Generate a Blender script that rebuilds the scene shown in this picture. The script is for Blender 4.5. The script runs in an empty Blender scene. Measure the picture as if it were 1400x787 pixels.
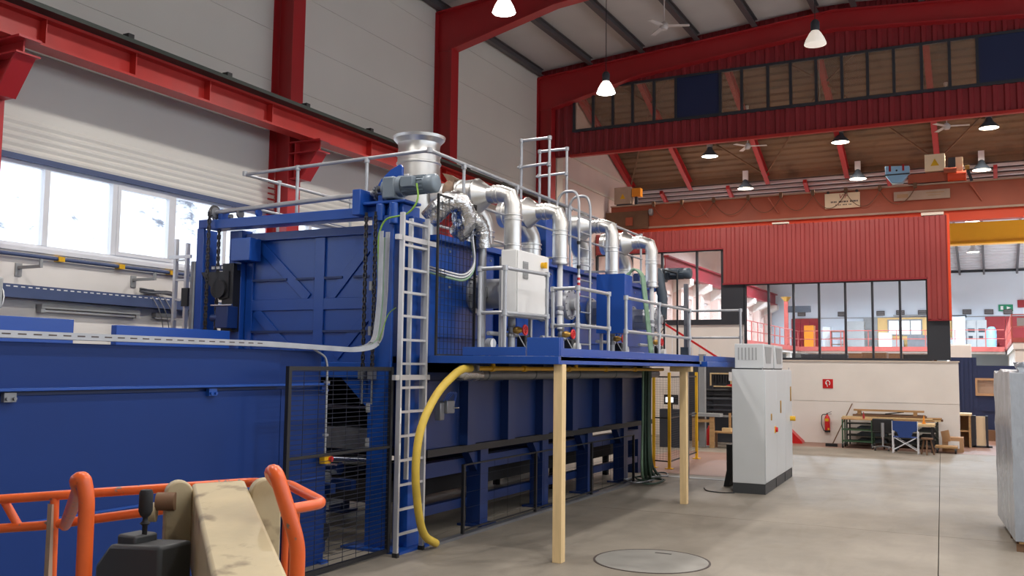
import bpy, bmesh, math, random
from mathutils import Vector, Matrix
random.seed(7)
R = math.radians
C = bpy.context.scene.collection
S = bpy.context.scene

# ------------------------------------------------------------------ camera
cam_d = bpy.data.cameras.new('camera')
cam = bpy.data.objects.new('camera', cam_d)
C.objects.link(cam)
cam_d.sensor_width = 36.0
cam_d.lens = 1267.0 / 1400.0 * 36.0
cam_d.clip_start = 0.05
cam_d.clip_end = 400
cam.matrix_world = Matrix(((0.88899242, 0.02753622, 0.45709324, 0.0),
                           (0.45775951, -0.08002056, -0.88546764, 0.0),
                           (0.01219442, 0.9964128, -0.08374263, 2.2),
                           (0, 0, 0, 1)))
S.camera = cam

# ------------------------------------------------------------------ world, exposure
S.view_settings.view_transform = 'Standard'
S.view_settings.look = 'None'
S.view_settings.exposure = 0.0
S.view_settings.gamma = 1.0
S.view_settings.use_curve_mapping = False
try:
    S.cycles.use_denoising = True
    S.cycles.max_bounces = 8
    S.cycles.diffuse_bounces = 5
    S.cycles.glossy_bounces = 4
    S.cycles.transparent_max_bounces = 12
    S.cycles.sample_clamp_indirect = 6.0
    S.cycles.caustics_reflective = False
    S.cycles.caustics_refractive = False
except Exception:
    pass
W = bpy.data.worlds.new('overcast_sky')
S.world = W
W.use_nodes = True
_bg = W.node_tree.nodes['Background']
_bg.inputs[0].default_value = (0.80, 0.89, 1.0, 1)      # even winter overcast
_bg.inputs[1].default_value = 3.2
LAMP_W = 600.0          # one high-bay lamp of the near hall
LAMP_W2 = 620.0         # second hall
LAMP_W3 = 2700.0         # third hall
HALL1_COL = (1.0, 0.95, 0.90)
HALL2_COL = (1.0, 0.91, 0.82)
HALL3_COL = (0.74, 0.87, 1.0)

# ------------------------------------------------------------------ materials
def srgb(r, g, b):
    def f(c):
        c /= 255.0
        return c / 12.92 if c <= 0.04045 else ((c + 0.055) / 1.055) ** 2.4
    return (f(r), f(g), f(b), 1.0)

def mat(name, rgb, rough=0.5, metal=0.0, var=0.08, scale=2.0, bump=0.0, bscale=40.0, spec=0.5, rvar=0.08, stretch=(1, 1, 1)):
    m = bpy.data.materials.new(name)
    m.use_nodes = True
    nt = m.node_tree
    b = nt.nodes['Principled BSDF']
    col = srgb(*rgb)
    geo = nt.nodes.new('ShaderNodeNewGeometry')
    mp = nt.nodes.new('ShaderNodeMapping')
    mp.inputs['Scale'].default_value = stretch
    nt.links.new(geo.outputs['Position'], mp.inputs['Vector'])
    no = nt.nodes.new('ShaderNodeTexNoise')
    no.inputs['Scale'].default_value = scale
    no.inputs['Detail'].default_value = 5
    nt.links.new(mp.outputs[0], no.inputs['Vector'])
    rp = nt.nodes.new('ShaderNodeValToRGB')
    rp.color_ramp.elements[0].position = 0.3
    rp.color_ramp.elements[1].position = 0.7
    rp.color_ramp.elements[0].color = tuple(max(0, c * (1 - var)) for c in col[:3]) + (1,)
    rp.color_ramp.elements[1].color = tuple(min(1, c * (1 + var)) for c in col[:3]) + (1,)
    nt.links.new(no.outputs['Fac'], rp.inputs['Fac'])
    nt.links.new(rp.outputs['Color'], b.inputs['Base Color'])
    b.inputs['Metallic'].default_value = metal
    b.inputs['Specular IOR Level'].default_value = spec
    mr = nt.nodes.new('ShaderNodeMapRange')
    mr.inputs['To Min'].default_value = max(0.02, rough - rvar)
    mr.inputs['To Max'].default_value = min(1, rough + rvar)
    nt.links.new(no.outputs['Fac'], mr.inputs['Value'])
    nt.links.new(mr.outputs[0], b.inputs['Roughness'])
    if bump:
        n2 = nt.nodes.new('ShaderNodeTexNoise')
        n2.inputs['Scale'].default_value = bscale
        n2.inputs['Detail'].default_value = 3
        nt.links.new(mp.outputs[0], n2.inputs['Vector'])
        bp = nt.nodes.new('ShaderNodeBump')
        bp.inputs['Strength'].default_value = bump
        bp.inputs['Distance'].default_value = 0.02
        nt.links.new(n2.outputs['Fac'], bp.inputs['Height'])
        nt.links.new(bp.outputs[0], b.inputs['Normal'])
    return m

def emit(name, rgb, strength):
    m = bpy.data.materials.new(name)
    m.use_nodes = True
    nt = m.node_tree
    b = nt.nodes['Principled BSDF']
    b.inputs['Base Color'].default_value = (.8, .8, .8, 1)
    b.inputs['Emission Color'].default_value = srgb(*rgb)
    b.inputs['Emission Strength'].default_value = strength
    return m

def glassmat(name, tint=(1, 1, 1), refl=0.08):
    m = bpy.data.materials.new(name)
    m.use_nodes = True
    nt = m.node_tree
    nt.nodes.clear()
    o = nt.nodes.new('ShaderNodeOutputMaterial')
    tr = nt.nodes.new('ShaderNodeBsdfTransparent')
    tr.inputs[0].default_value = tint + (1,)
    gl = nt.nodes.new('ShaderNodeBsdfGlossy')
    gl.inputs['Roughness'].default_value = 0.02
    fr = nt.nodes.new('ShaderNodeFresnel')
    fr.inputs[0].default_value = 1.45
    mx = nt.nodes.new('ShaderNodeMixShader')
    ge = nt.nodes.new('ShaderNodeNewGeometry')
    iv = nt.nodes.new('ShaderNodeMath'); iv.operation = 'SUBTRACT'; iv.inputs[0].default_value = 1.0
    nt.links.new(ge.outputs['Backfacing'], iv.inputs[1])
    ml = nt.nodes.new('ShaderNodeMath'); ml.operation = 'MULTIPLY'; ml.use_clamp = True
    nt.links.new(fr.outputs[0], ml.inputs[0]); nt.links.new(iv.outputs[0], ml.inputs[1])
    nt.links.new(ml.outputs[0], mx.inputs[0])
    nt.links.new(tr.outputs[0], mx.inputs[1])
    nt.links.new(gl.outputs[0], mx.inputs[2])
    nt.links.new(mx.outputs[0], o.inputs[0])
    return m

M = {}
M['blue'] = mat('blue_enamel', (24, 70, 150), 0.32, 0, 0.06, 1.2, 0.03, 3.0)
M['blue_hull'] = mat('shaded_blue_enamel', (16, 43, 96), 0.42, 0, 0.08, 1.5, 0.03, 3.0)  # darker copy of the blue enamel; shade under the platform put into the colour
M['blue_tank'] = mat('tank_blue_enamel', (8, 44, 106), 0.5, 0, 0.08, 0.8, 0.03, 2.0, spec=0.3)
M['galv'] = mat('galvanised_steel', (168, 170, 174), 0.42, 0.55, 0.10, 6.0)
M['foil'] = mat('aluminium_jacket', (204, 203, 200), 0.36, 1.0, 0.08, 3.0, 0.05, 5.0)
M['crumple'] = mat('crumpled_aluminium_foil', (205, 205, 205), 0.25, 1.0, 0.15, 8.0, 0.9, 18.0)
M['alu'] = mat('ladder_aluminium', (205, 205, 205), 0.38, 0.6, 0.06, 5.0)
M['red'] = mat('red_frame_paint', (170, 38, 42), 0.42, 0, 0.06, 1.0)
M['redrail'] = mat('crane_rail_red_paint', (176, 42, 36), 0.45, 0, 0.12, 2.0)
M['redclad'] = mat('red_sheet_cladding', (138, 40, 46), 0.5, 0, 0.06, 0.7)
M['redclad2'] = mat('faded_red_sheet_cladding', (150, 62, 60), 0.5, 0, 0.06, 0.7)
M['girder'] = mat('orange_red_girder_paint', (166, 82, 54), 0.5, 0, 0.12, 1.0)
M['orangebeam'] = mat('bright_orange_paint', (222, 74, 34), 0.5, 0, 0.05, 1.0)
M['yellow'] = mat('yellow_paint', (222, 172, 24), 0.42, 0, 0.08, 4.0)
M['hose'] = mat('yellow_rubber_hose', (205, 175, 70), 0.55, 0, 0.10, 6.0)
M['crane_yellow'] = mat('crane_yellow_paint', (226, 160, 24), 0.5, 0, 0.05, 1.0)
M['white_wall'] = mat('white_wall_panel', (220, 217, 208), 0.40, 0, 0.03, 0.5)
M['white_plaster'] = mat('white_plaster', (232, 227, 220), 0.7, 0, 0.04, 1.2)
M['pink_wall'] = mat('pale_warm_plaster', (220, 196, 186), 0.7, 0, 0.05, 0.8)
M['cool_wall'] = mat('cool_white_plaster', (212, 222, 232), 0.7, 0, 0.03, 0.5)
M['beige'] = mat('beige_plaster', (218, 205, 190), 0.7, 0, 0.04, 0.9)
M['winframe'] = mat('white_window_frame', (226, 228, 232), 0.4, 0, 0.03, 3.0)
M['blind'] = mat('blue_grey_blind_case', (70, 84, 120), 0.5, 0, 0.05, 3.0)
M['ceil'] = mat('pale_ceiling_sheet', (196, 192, 188), 0.6, 0, 0.05, 0.8)
M['purlin'] = mat('grey_purlin_steel', (92, 88, 90), 0.5, 0.2, 0.08, 2.0)
M['deck'] = mat('brown_roof_decking', (116, 92, 70), 0.65, 0, 0.16, 1.5, stretch=(0.3, 1, 1))
M['lightdeck'] = mat('pale_roof_sheet', (196, 192, 196), 0.5, 0.1, 0.06, 1.0)
M['charcoal'] = mat('charcoal_panel', (48, 51, 58), 0.5, 0, 0.05, 1.0)
M['navy'] = mat('navy_panel', (26, 40, 78), 0.5, 0, 0.05, 1.0)
M['black'] = mat('black_paint', (24, 24, 27), 0.5, 0, 0.1, 4.0)
M['rubber'] = mat('black_rubber', (30, 30, 32), 0.75, 0, 0.1, 6.0)
M['chain'] = mat('oiled_chain_steel', (84, 82, 82), 0.38, 0.7, 0.2, 10.0)
M['wire'] = mat('dark_mesh_wire', (26, 30, 46), 0.55, 0.2, 0.05, 4.0)
M['steel'] = mat('grey_machine_steel', (128, 130, 134), 0.4, 0.6, 0.12, 6.0)
M['chrome'] = mat('bright_roller_steel', (200, 205, 212), 0.18, 1.0, 0.05, 5.0)
M['motor'] = mat('grey_motor_paint', (112, 124, 134), 0.42, 0.1, 0.06, 4.0)
M['darkmotor'] = mat('dark_grey_motor_paint', (74, 84, 94), 0.42, 0.1, 0.06, 4.0)
M['cabinet'] = mat('light_grey_cabinet_paint', (196, 199, 200), 0.42, 0, 0.03, 2.0)
M['cabwhite'] = mat('switch_box_pale_grey', (216, 216, 214), 0.42, 0, 0.03, 2.0)
M['plinth'] = mat('dark_plinth', (56, 58, 60), 0.55, 0, 0.05, 3.0)
M['grille'] = mat('grey_vent_grille', (150, 152, 152), 0.55, 0, 0.05, 4.0)
M['pine'] = mat('fresh_pine', (216, 188, 140), 0.6, 0, 0.10, 3.0, stretch=(6, 6, 0.7))
M['oldwood'] = mat('weathered_timber', (176, 138, 92), 0.7, 0, 0.18, 4.0, stretch=(0.6, 6, 6))
M['darkwood'] = mat('brown_timber', (112, 82, 58), 0.7, 0, 0.15, 4.0)
M['orange'] = mat('worn_orange_rail_paint', (224, 96, 40), 0.34, 0, 0.10, 9.0)
M['cream'] = mat('scuffed_cream_boom_paint', (176, 160, 126), 0.5, 0, 0.14, 5.0, 0.05, 20.0)
M['red_bright'] = mat('signal_red', (200, 28, 30), 0.35, 0, 0.05, 5.0)
M['brass'] = mat('brass', (190, 150, 80), 0.35, 0.9, 0.1, 8.0)
M['green'] = mat('green_trolley_paint', (52, 84, 58), 0.5, 0, 0.08, 5.0)
M['hosegreen'] = mat('pale_green_cable_sheath', (120, 150, 124), 0.55, 0, 0.12, 8.0)
M['darkgreen'] = mat('dark_green_cable', (44, 66, 52), 0.6, 0, 0.12, 8.0)
M['wiregreen'] = mat('earth_wire_green', (120, 160, 60), 0.5, 0, 0.2, 20.0)
M['canvas'] = mat('blue_canvas', (38, 66, 128), 0.8, 0, 0.06, 12.0)
M['card'] = mat('brown_cardboard', (176, 140, 104), 0.8, 0, 0.06, 5.0)
M['paper'] = mat('white_paper', (232, 232, 230), 0.7, 0, 0.02, 5.0)
M['film'] = mat('stretch_film_over_grey_load', (150, 156, 164), 0.26, 0, 0.20, 3.0, 0.7, 9.0, stretch=(1, 1, 0.35))
M['cloth'] = mat('brown_sealing_cloth', (120, 98, 80), 0.8, 0, 0.2, 10.0, 0.4, 20)
M['plastic_orange'] = mat('orange_box_plastic', (226, 140, 30), 0.45, 0, 0.04, 5.0)
M['paleblue'] = mat('pale_blue_hoist_box', (150, 196, 226), 0.45, 0, 0.04, 4.0)
M['sign'] = mat('cream_sign_board', (236, 214, 176), 0.6, 0, 0.03, 3.0)
M['sign2'] = mat('dusty_sign_board', (176, 150, 128), 0.6, 0, 0.10, 3.0)
M['ink'] = mat('dark_print', (70, 60, 58), 0.7, 0, 0.02, 3.0)
M['inkred'] = mat('red_print', (160, 40, 50), 0.6, 0, 0.02, 3.0)
M['officewall'] = mat('ochre_office_wall', (226, 190, 128), 0.7, 0, 0.04, 2.0)
M['maroon'] = mat('dark_red_panel', (150, 32, 38), 0.5, 0, 0.05, 1.0)
M['mezz'] = mat('mezzanine_red_steel', (172, 84, 76), 0.5, 0, 0.06, 2.0)
M['floorpaint'] = mat('worn_red_floor_paint', (142, 110, 96), 0.55, 0, 0.14, 0.9)
M['manhole'] = mat('worn_steel_cover', (142, 140, 134), 0.5, 0.15, 0.12, 3.0)
M['exitgreen'] = mat('exit_sign_green', (0, 130, 90), 0.5)
M['dark'] = mat('near_black_matt', (26, 24, 26), 0.85, 0, 0.2, 3.0)  # near black, for the furnace mouth lining and the added block
M['fanwhite'] = mat('white_fan_enamel', (206, 200, 196), 0.5)
M['skin_green'] = mat('dark_rack_steel', (44, 52, 46), 0.55, 0.1, 0.1, 4.0)
M['floorbase'] = mat('joint_filler_concrete', (92, 87, 80), 0.9)
M['glass'] = glassmat('window_glass')
M['smokeglass'] = glassmat('dusty_gable_glass', (0.92, 0.88, 0.84))
def dusty(m, amount):
    nt = m.node_tree
    o = [n for n in nt.nodes if n.type == 'OUTPUT_MATERIAL'][0]
    src = o.inputs[0].links[0].from_socket
    df = nt.nodes.new('ShaderNodeBsdfDiffuse'); df.inputs[0].default_value = srgb(190, 170, 150)
    mx = nt.nodes.new('ShaderNodeMixShader'); mx.inputs[0].default_value = amount
    nt.links.new(src, mx.inputs[1]); nt.links.new(df.outputs[0], mx.inputs[2]); nt.links.new(mx.outputs[0], o.inputs[0])
dusty(M['smokeglass'], .16)
M['lamp_on'] = emit('lamp_glass_lit', (255, 250, 240), 14.0)
M['lamp_warm'] = emit('lamp_glass_warm', (255, 236, 210), 12.0)
M['lamp_dim'] = emit('lamp_glass_warming_up', (255, 240, 220), 0.5)
M['screen'] = emit('lit_monitor', (235, 242, 255), 1.6)
M['officeglow'] = emit('office_daylight_pane', (225, 238, 250), 1.1)

def concrete():
    m = bpy.data.materials.new('trowelled_concrete')
    m.use_nodes = True
    nt = m.node_tree
    b = nt.nodes['Principled BSDF']
    geo = nt.nodes.new('ShaderNodeNewGeometry')
    n1 = nt.nodes.new('ShaderNodeTexNoise'); n1.inputs['Scale'].default_value = 0.55; n1.inputs['Detail'].default_value = 8; n1.inputs['Roughness'].default_value = 0.62
    n2 = nt.nodes.new('ShaderNodeTexNoise'); n2.inputs['Scale'].default_value = 26; n2.inputs['Detail'].default_value = 4
    mp = nt.nodes.new('ShaderNodeMapping'); mp.inputs['Scale'].default_value = (1.0, 0.35, 1); mp.inputs['Rotation'].default_value = (0, 0, 0.9)
    n3 = nt.nodes.new('ShaderNodeTexNoise'); n3.inputs['Scale'].default_value = 2.6; n3.inputs['Detail'].default_value = 6; n3.inputs['Distortion'].default_value = 1.6
    nt.links.new(geo.outputs['Position'], n1.inputs['Vector'])
    nt.links.new(geo.outputs['Position'], n2.inputs['Vector'])
    nt.links.new(geo.outputs['Position'], mp.inputs['Vector'])
    nt.links.new(mp.outputs[0], n3.inputs['Vector'])
    r1 = nt.nodes.new('ShaderNodeValToRGB')
    r1.color_ramp.elements[0].position = 0.32; r1.color_ramp.elements[0].color = srgb(120, 113, 102)
    r1.color_ramp.elements[1].position = 0.68; r1.color_ramp.elements[1].color = srgb(146, 138, 126)
    nt.links.new(n1.outputs['Fac'], r1.inputs['Fac'])
    r3 = nt.nodes.new('ShaderNodeValToRGB')
    r3.color_ramp.elements[0].position = 0.25; r3.color_ramp.elements[0].color = (0.80, 0.80, 0.80, 1)
    r3.color_ramp.elements[1].position = 0.5; r3.color_ramp.elements[1].color = (1, 1, 1, 1)
    nt.links.new(n3.outputs['Fac'], r3.inputs['Fac'])
    mx = nt.nodes.new('ShaderNodeMix'); mx.data_type = 'RGBA'; mx.blend_type = 'MULTIPLY'; mx.inputs[0].default_value = 1.0
    nt.links.new(r1.outputs['Color'], mx.inputs[6]); nt.links.new(r3.outputs['Color'], mx.inputs[7])
    nt.links.new(mx.outputs[2], b.inputs['Base Color'])
    mr = nt.nodes.new('ShaderNodeMapRange'); mr.inputs['To Min'].default_value = 0.42; mr.inputs['To Max'].default_value = 0.68
    nt.links.new(n3.outputs['Fac'], mr.inputs['Value']); nt.links.new(mr.outputs[0], b.inputs['Roughness'])
    bp = nt.nodes.new('ShaderNodeBump'); bp.inputs['Strength'].default_value = 0.08; bp.inputs['Distance'].default_value = 0.01
    nt.links.new(n2.outputs['Fac'], bp.inputs['Height']); nt.links.new(bp.outputs[0], b.inputs['Normal'])
    b.inputs['Specular IOR Level'].default_value = 0.3
    return m
M['concrete'] = concrete()
def chipped(m, rgb, scale, lo, hi):
    """bare patches where paint has worn off"""
    nt = m.node_tree
    b = nt.nodes['Principled BSDF']
    src = b.inputs['Base Color'].links[0].from_socket
    geo = nt.nodes.new('ShaderNodeNewGeometry')
    n = nt.nodes.new('ShaderNodeTexNoise'); n.inputs['Scale'].default_value = scale; n.inputs['Detail'].default_value = 6
    nt.links.new(geo.outputs['Position'], n.inputs['Vector'])
    r = nt.nodes.new('ShaderNodeMapRange'); r.inputs['From Min'].default_value = lo; r.inputs['From Max'].default_value = hi
    nt.links.new(n.outputs['Fac'], r.inputs['Value'])
    mx = nt.nodes.new('ShaderNodeMix'); mx.data_type = 'RGBA'
    nt.links.new(r.outputs[0], mx.inputs[0]); nt.links.new(src, mx.inputs[6]); mx.inputs[7].default_value = srgb(*rgb)
    nt.links.new(mx.outputs[2], b.inputs['Base Color'])
chipped(M['orange'], (120, 104, 96), 26, .64, .68)
chipped(M['cream'], (112, 96, 72), 9, .58, .72)
chipped(M['deck'], (84, 66, 50), 1.2, .52, .75)

def hillmat():
    m = bpy.data.materials.new('snowy_rock_slope')
    m.use_nodes = True
    nt = m.node_tree
    b = nt.nodes['Principled BSDF']
    geo = nt.nodes.new('ShaderNodeNewGeometry')
    n1 = nt.nodes.new('ShaderNodeTexNoise'); n1.inputs['Scale'].default_value = 0.42; n1.inputs['Detail'].default_value = 9; n1.inputs['Roughness'].default_value = 0.7
    nt.links.new(geo.outputs['Position'], n1.inputs['Vector'])
    r = nt.nodes.new('ShaderNodeValToRGB')
    r.color_ramp.elements[0].position = 0.33; r.color_ramp.elements[0].color = srgb(96, 100, 110)
    r.color_ramp.elements[1].position = 0.43; r.color_ramp.elements[1].color = srgb(240, 243, 248)
    nt.links.new(n1.outputs['Fac'], r.inputs['Fac']); nt.links.new(r.outputs['Color'], b.inputs['Base Color'])
    b.inputs['Roughness'].default_value = 0.9
    return m
M['hill'] = hillmat()

# ------------------------------------------------------------------ mesh helpers
class MB:
    def __init__(s):
        s.v = []; s.f = []
    def add(s, vs, fs):
        n = len(s.v)
        s.v += [tuple(p) for p in vs]
        s.f += [tuple(i + n for i in f) for f in fs]
        return s
    def box(s, x0, x1, y0, y1, z0, z1):
        vs = [(x, y, z) for x in (x0, x1) for y in (y0, y1) for z in (z0, z1)]
        return s.add(vs, [(0, 1, 3, 2), (4, 6, 7, 5), (0, 4, 5, 1), (2, 3, 7, 6), (0, 2, 6, 4), (1, 5, 7, 3)])
    def bar(s, p0, p1, w, h, up=(0, 0, 1)):
        p0 = Vector(p0); p1 = Vector(p1); d = (p1 - p0).normalized(); u = Vector(up)
        if abs(d.dot(u)) > 0.98: u = Vector((0, 1, 0))
        sd = d.cross(u).normalized(); u = sd.cross(d).normalized()
        vs = []
        for p in (p0, p1):
            for a, b in ((-1, -1), (1, -1), (1, 1), (-1, 1)):
                vs.append(p + sd * (a * w / 2) + u * (b * h / 2))
        return s.add(vs, [(3, 2, 1, 0), (4, 5, 6, 7), (0, 1, 5, 4), (1, 2, 6, 5), (2, 3, 7, 6), (3, 0, 4, 7)])
    def cyl(s, p0, p1, r, n=14, r2=None, caps=True):
        p0 = Vector(p0); p1 = Vector(p1); d = (p1 - p0).normalized()
        a = Vector((0, 0, 1)) if abs(d.z) < 0.9 else Vector((1, 0, 0))
        u = d.cross(a).normalized(); w = d.cross(u).normalized()
        r2 = r if r2 is None else r2
        vs = []
        for p, q in ((p0, r), (p1, r2)):
            for i in range(n):
                t = 2 * math.pi * i / n
                vs.append(p + (u * math.cos(t) + w * math.sin(t)) * q)
        fs = [(i, (i + 1) % n, n + (i + 1) % n, n + i) for i in range(n)]
        if caps: fs += [tuple(range(n - 1, -1, -1)), tuple(range(n, 2 * n))]
        return s.add(vs, fs)
    def tube(s, pts, r, n=8, closed=False):
        pts = [Vector(p) for p in pts]; m = len(pts)
        rr = r if isinstance(r, (list, tuple)) else [r] * m
        T = []
        for i in range(m):
            if closed: d = pts[(i + 1) % m] - pts[i - 1]
            else: d = pts[min(i + 1, m - 1)] - pts[max(i - 1, 0)]
            T.append(d.normalized())
        a = Vector((0, 0, 1)) if abs(T[0].z) < 0.9 else Vector((1, 0, 0))
        u = T[0].cross(a).normalized()
        vs = []
        for i in range(m):
            u = (u - T[i] * u.dot(T[i])).normalized(); w = T[i].cross(u)
            for k in range(n):
                t = 2 * math.pi * k / n
                vs.append(pts[i] + (u * math.cos(t) + w * math.sin(t)) * rr[i])
        fs = []
        for i in range(m if closed else m - 1):
            j = (i + 1) % m
            for k in range(n):
                fs.append((i * n + k, i * n + (k + 1) % n, j * n + (k + 1) % n, j * n + k))
        if not closed: fs += [tuple(range(n - 1, -1, -1)), tuple((m - 1) * n + k for k in range(n))]
        return s.add(vs, fs)
    def lathe(s, c, prof, n=20, axis=(0, 0, 1)):
        c = Vector(c); d = Vector(axis).normalized()
        a = Vector((0, 0, 1)) if abs(d.z) < 0.9 else Vector((1, 0, 0))
        u = d.cross(a).normalized(); w = d.cross(u).normalized()
        vs = []
        for (r, h) in prof:
            for i in range(n):
                t = 2 * math.pi * i / n
                vs.append(c + d * h + (u * math.cos(t) + w * math.sin(t)) * max(r, 1e-4))
        fs = []
        for j in range(len(prof) - 1):
            for i in range(n):
                fs.append((j * n + i, j * n + (i + 1) % n, (j + 1) * n + (i + 1) % n, (j + 1) * n + i))
        return s.add(vs, fs)
    def prism(s, poly, axis, a0, a1):
        """poly in the two other axes (in x,y,z order), extruded along axis from a0 to a1"""
        n = len(poly); vs = []
        for a in (a0, a1):
            for p, q in poly:
                vs.append({'X': (a, p, q), 'Y': (p, a, q), 'Z': (p, q, a)}[axis])
        fs = [(i, (i + 1) % n, n + (i + 1) % n, n + i) for i in range(n)]
        fs += [tuple(range(n - 1, -1, -1)), tuple(range(n, 2 * n))]
        return s.add(vs, fs)
    def sweep_sheet(s, prof, fn0, fn1):
        """ribbed sheet: prof = list of (t, offset); fn0/fn1 give the two ends of the generator line"""
        vs = []
        for t, o in prof:
            vs.append(fn0(t, o)); vs.append(fn1(t, o))
        fs = [(2 * i, 2 * i + 2, 2 * i + 3, 2 * i + 1) for i in range(len(prof) - 1)]
        return s.add(vs, fs)

def trap(t0, t1, pitch, depth):
    out = []; t = t0
    while t < t1 - 1e-6:
        for a, o in ((0, 0), (0.30, 0), (0.42, depth), (0.88, depth)):
            x = t + a * pitch
            if x <= t1: out.append((x, o))
        t += pitch
    out.append((t1, 0))
    return out

def fillet(pts, r, k=5):
    pts = [Vector(p) for p in pts]; out = [pts[0]]
    for i in range(1, len(pts) - 1):
        p, a, b = pts[i], pts[i - 1], pts[i + 1]
        da = (a - p); db = (b - p)
        q = min(r, da.length * 0.49, db.length * 0.49)
        s0 = p + da.normalized() * q; s1 = p + db.normalized() * q
        for j in range(k + 1):
            t = j / k
            out.append(s0 * (1 - t) ** 2 + p * 2 * t * (1 - t) + s1 * t * t)
    out.append(pts[-1])
    return out

WL = {}
def _link(name, mb, m, loc, smooth, sharp=50):
    me = bpy.data.meshes.new(name)
    L = Vector(loc)
    me.from_pydata([tuple(Vector(p) - L) for p in mb.v], [], mb.f)
    bm = bmesh.new(); bm.from_mesh(me)
    bmesh.ops.recalc_face_normals(bm, faces=bm.faces)
    bm.to_mesh(me); bm.free()
    me.materials.append(m)
    if smooth:
        me.shade_smooth() if hasattr(me, 'shade_smooth') else None
        me.set_sharp_from_angle(angle=R(sharp))
    o = bpy.data.objects.new(name, me)
    C.objects.link(o)
    return o

def tag(o, label=None, cat=None, group=None, kind=None):
    if label: o['label'] = label
    if cat: o['category'] = cat
    if group: o['group'] = group
    if kind: o['kind'] = kind
    return o

def thing(name, label, cat, loc, group=None, kind=None):
    o = bpy.data.objects.new(name, None)
    o.empty_display_size = 0.1
    C.objects.link(o)
    o.location = loc
    WL[o.name] = Vector(loc)
    return tag(o, label, cat, group, kind)

def part(name, mb, m, parent, smooth=True, bevel=0.0, label=None, kind=None, sharp=50):
    o = _link(name, mb, m, WL[parent.name], smooth, 22 if m is M['foil'] else sharp)
    o.parent = parent
    WL[o.name] = WL[parent.name]
    if bevel:
        b = o.modifiers.new('edge', 'BEVEL'); b.width = bevel; b.segments = 2; b.limit_method = 'ANGLE'; b.angle_limit = R(40)
    if label: o['label'] = label
    if kind: o['kind'] = kind
    return o

def solo(name, mb, m, label, cat, group=None, loc=None, smooth=True, bevel=0.0, kind=None):
    if loc is None:
        xs = [p[0] for p in mb.v]; ys = [p[1] for p in mb.v]; zs = [p[2] for p in mb.v]
        loc = ((min(xs) + max(xs)) / 2, (min(ys) + max(ys)) / 2, min(zs))
    o = _link(name, mb, m, loc, smooth)
    o.location = loc
    WL[o.name] = Vector(loc)
    if bevel:
        b = o.modifiers.new('edge', 'BEVEL'); b.width = bevel; b.segments = 2; b.limit_method = 'ANGLE'; b.angle_limit = R(40)
    return tag(o, label, cat, group, kind)

def struct(name, mb, m, smooth=False, loc=(0, 0, 0)):
    o = _link(name, mb, m, loc, smooth)
    o.location = loc
    WL[o.name] = Vector(loc)
    o['kind'] = 'structure'
    return o

def again(o, off, parent=None):
    """another piece like o (same mesh), moved by off"""
    c = o.copy(); C.objects.link(c)
    c.location = Vector(o.location) + Vector(off)
    if parent is not None:
        c.parent = parent
        c.location = Vector(o.location) + Vector(off)
    return c

def copy_tree(o, parent=None):
    c = o.copy(); C.objects.link(c)
    if parent is not None: c.parent = parent
    for ch in list(o.children):
        copy_tree(ch, c)
    return c

def copy_thing(root, loc, rotz=0.0, label=None, group=None):
    c = copy_tree(root)
    c.location = loc; c.rotation_euler = (0, 0, rotz)
    WL[c.name] = Vector(loc)
    if label: c['label'] = label
    if group: c['group'] = group
    return c

def text(name, body, size, loc, rot, m, parent, extrude=0.002, shear=0.0):
    cu = bpy.data.curves.new(name, 'FONT')
    cu.body = body; cu.size = size; cu.extrude = extrude; cu.align_x = 'CENTER'; cu.align_y = 'CENTER'; cu.shear = shear
    cu.materials.append(m)
    o = bpy.data.objects.new(name, cu); C.objects.link(o)
    bpy.context.view_layer.update()
    me = bpy.data.meshes.new_from_object(o.evaluated_get(bpy.context.evaluated_depsgraph_get()))
    bpy.data.objects.remove(o)
    me.name = name
    o = bpy.data.objects.new(name, me); C.objects.link(o)
    o.parent = parent
    o.location = Vector(loc) - WL[parent.name]
    o.rotation_euler = rot
    return o

# ================================================================== STRUCTURE
FR = [1.55, 7.42, 13.35, 19.10, 24.90]          # frame lines of the near hall
WX = -12.0

# ---- floor: cast slabs on a base, open joints
b = MB().box(-12.3, 9, -7, 58, -0.30, -0.13)
floor = struct('floor', b, M['floorbase'])
gx = [-12.0, -6.8, -0.86, 5.1, 8.5]
gy = [-6.5, 1.9, 7.9, 13.86, 19.8, 25.8, 31.8, 38.0, 47.0, 57.0]
def slant(x, y):                               # the long joints run a little askew of the walls
    return x if x < -11.9 or x > 8 else x - 0.043 * (y - 18.0)
for i in range(len(gx) - 1):
    for j in range(len(gy) - 1):
        g = 0.005
        o = part('floor_slab', MB().prism([(slant(gx[i], gy[j]) + g, gy[j] + g), (slant(gx[i + 1], gy[j]) - g, gy[j] + g), (slant(gx[i + 1], gy[j + 1]) - g, gy[j + 1] - g), (slant(gx[i], gy[j + 1]) + g, gy[j + 1] - g)], 'Z', -0.13, 0.0), M['concrete'], floor, smooth=False)
o = part('floor_paint', MB().box(-7.6, -4.7, 19.0, 24.4, 0.0, 0.003), M['floorpaint'], floor, smooth=False)
o = part('floor_paint', MB().box(-5.4, 5.0, 27.8, 36.0, 0.0, 0.003), M['floorpaint'], floor, smooth=False)
o = part('drain_channel', MB().box(-6.4, -4.3, 18.35, 18.6, 0.0, 0.006), M['grille'], floor, smooth=False)

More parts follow.
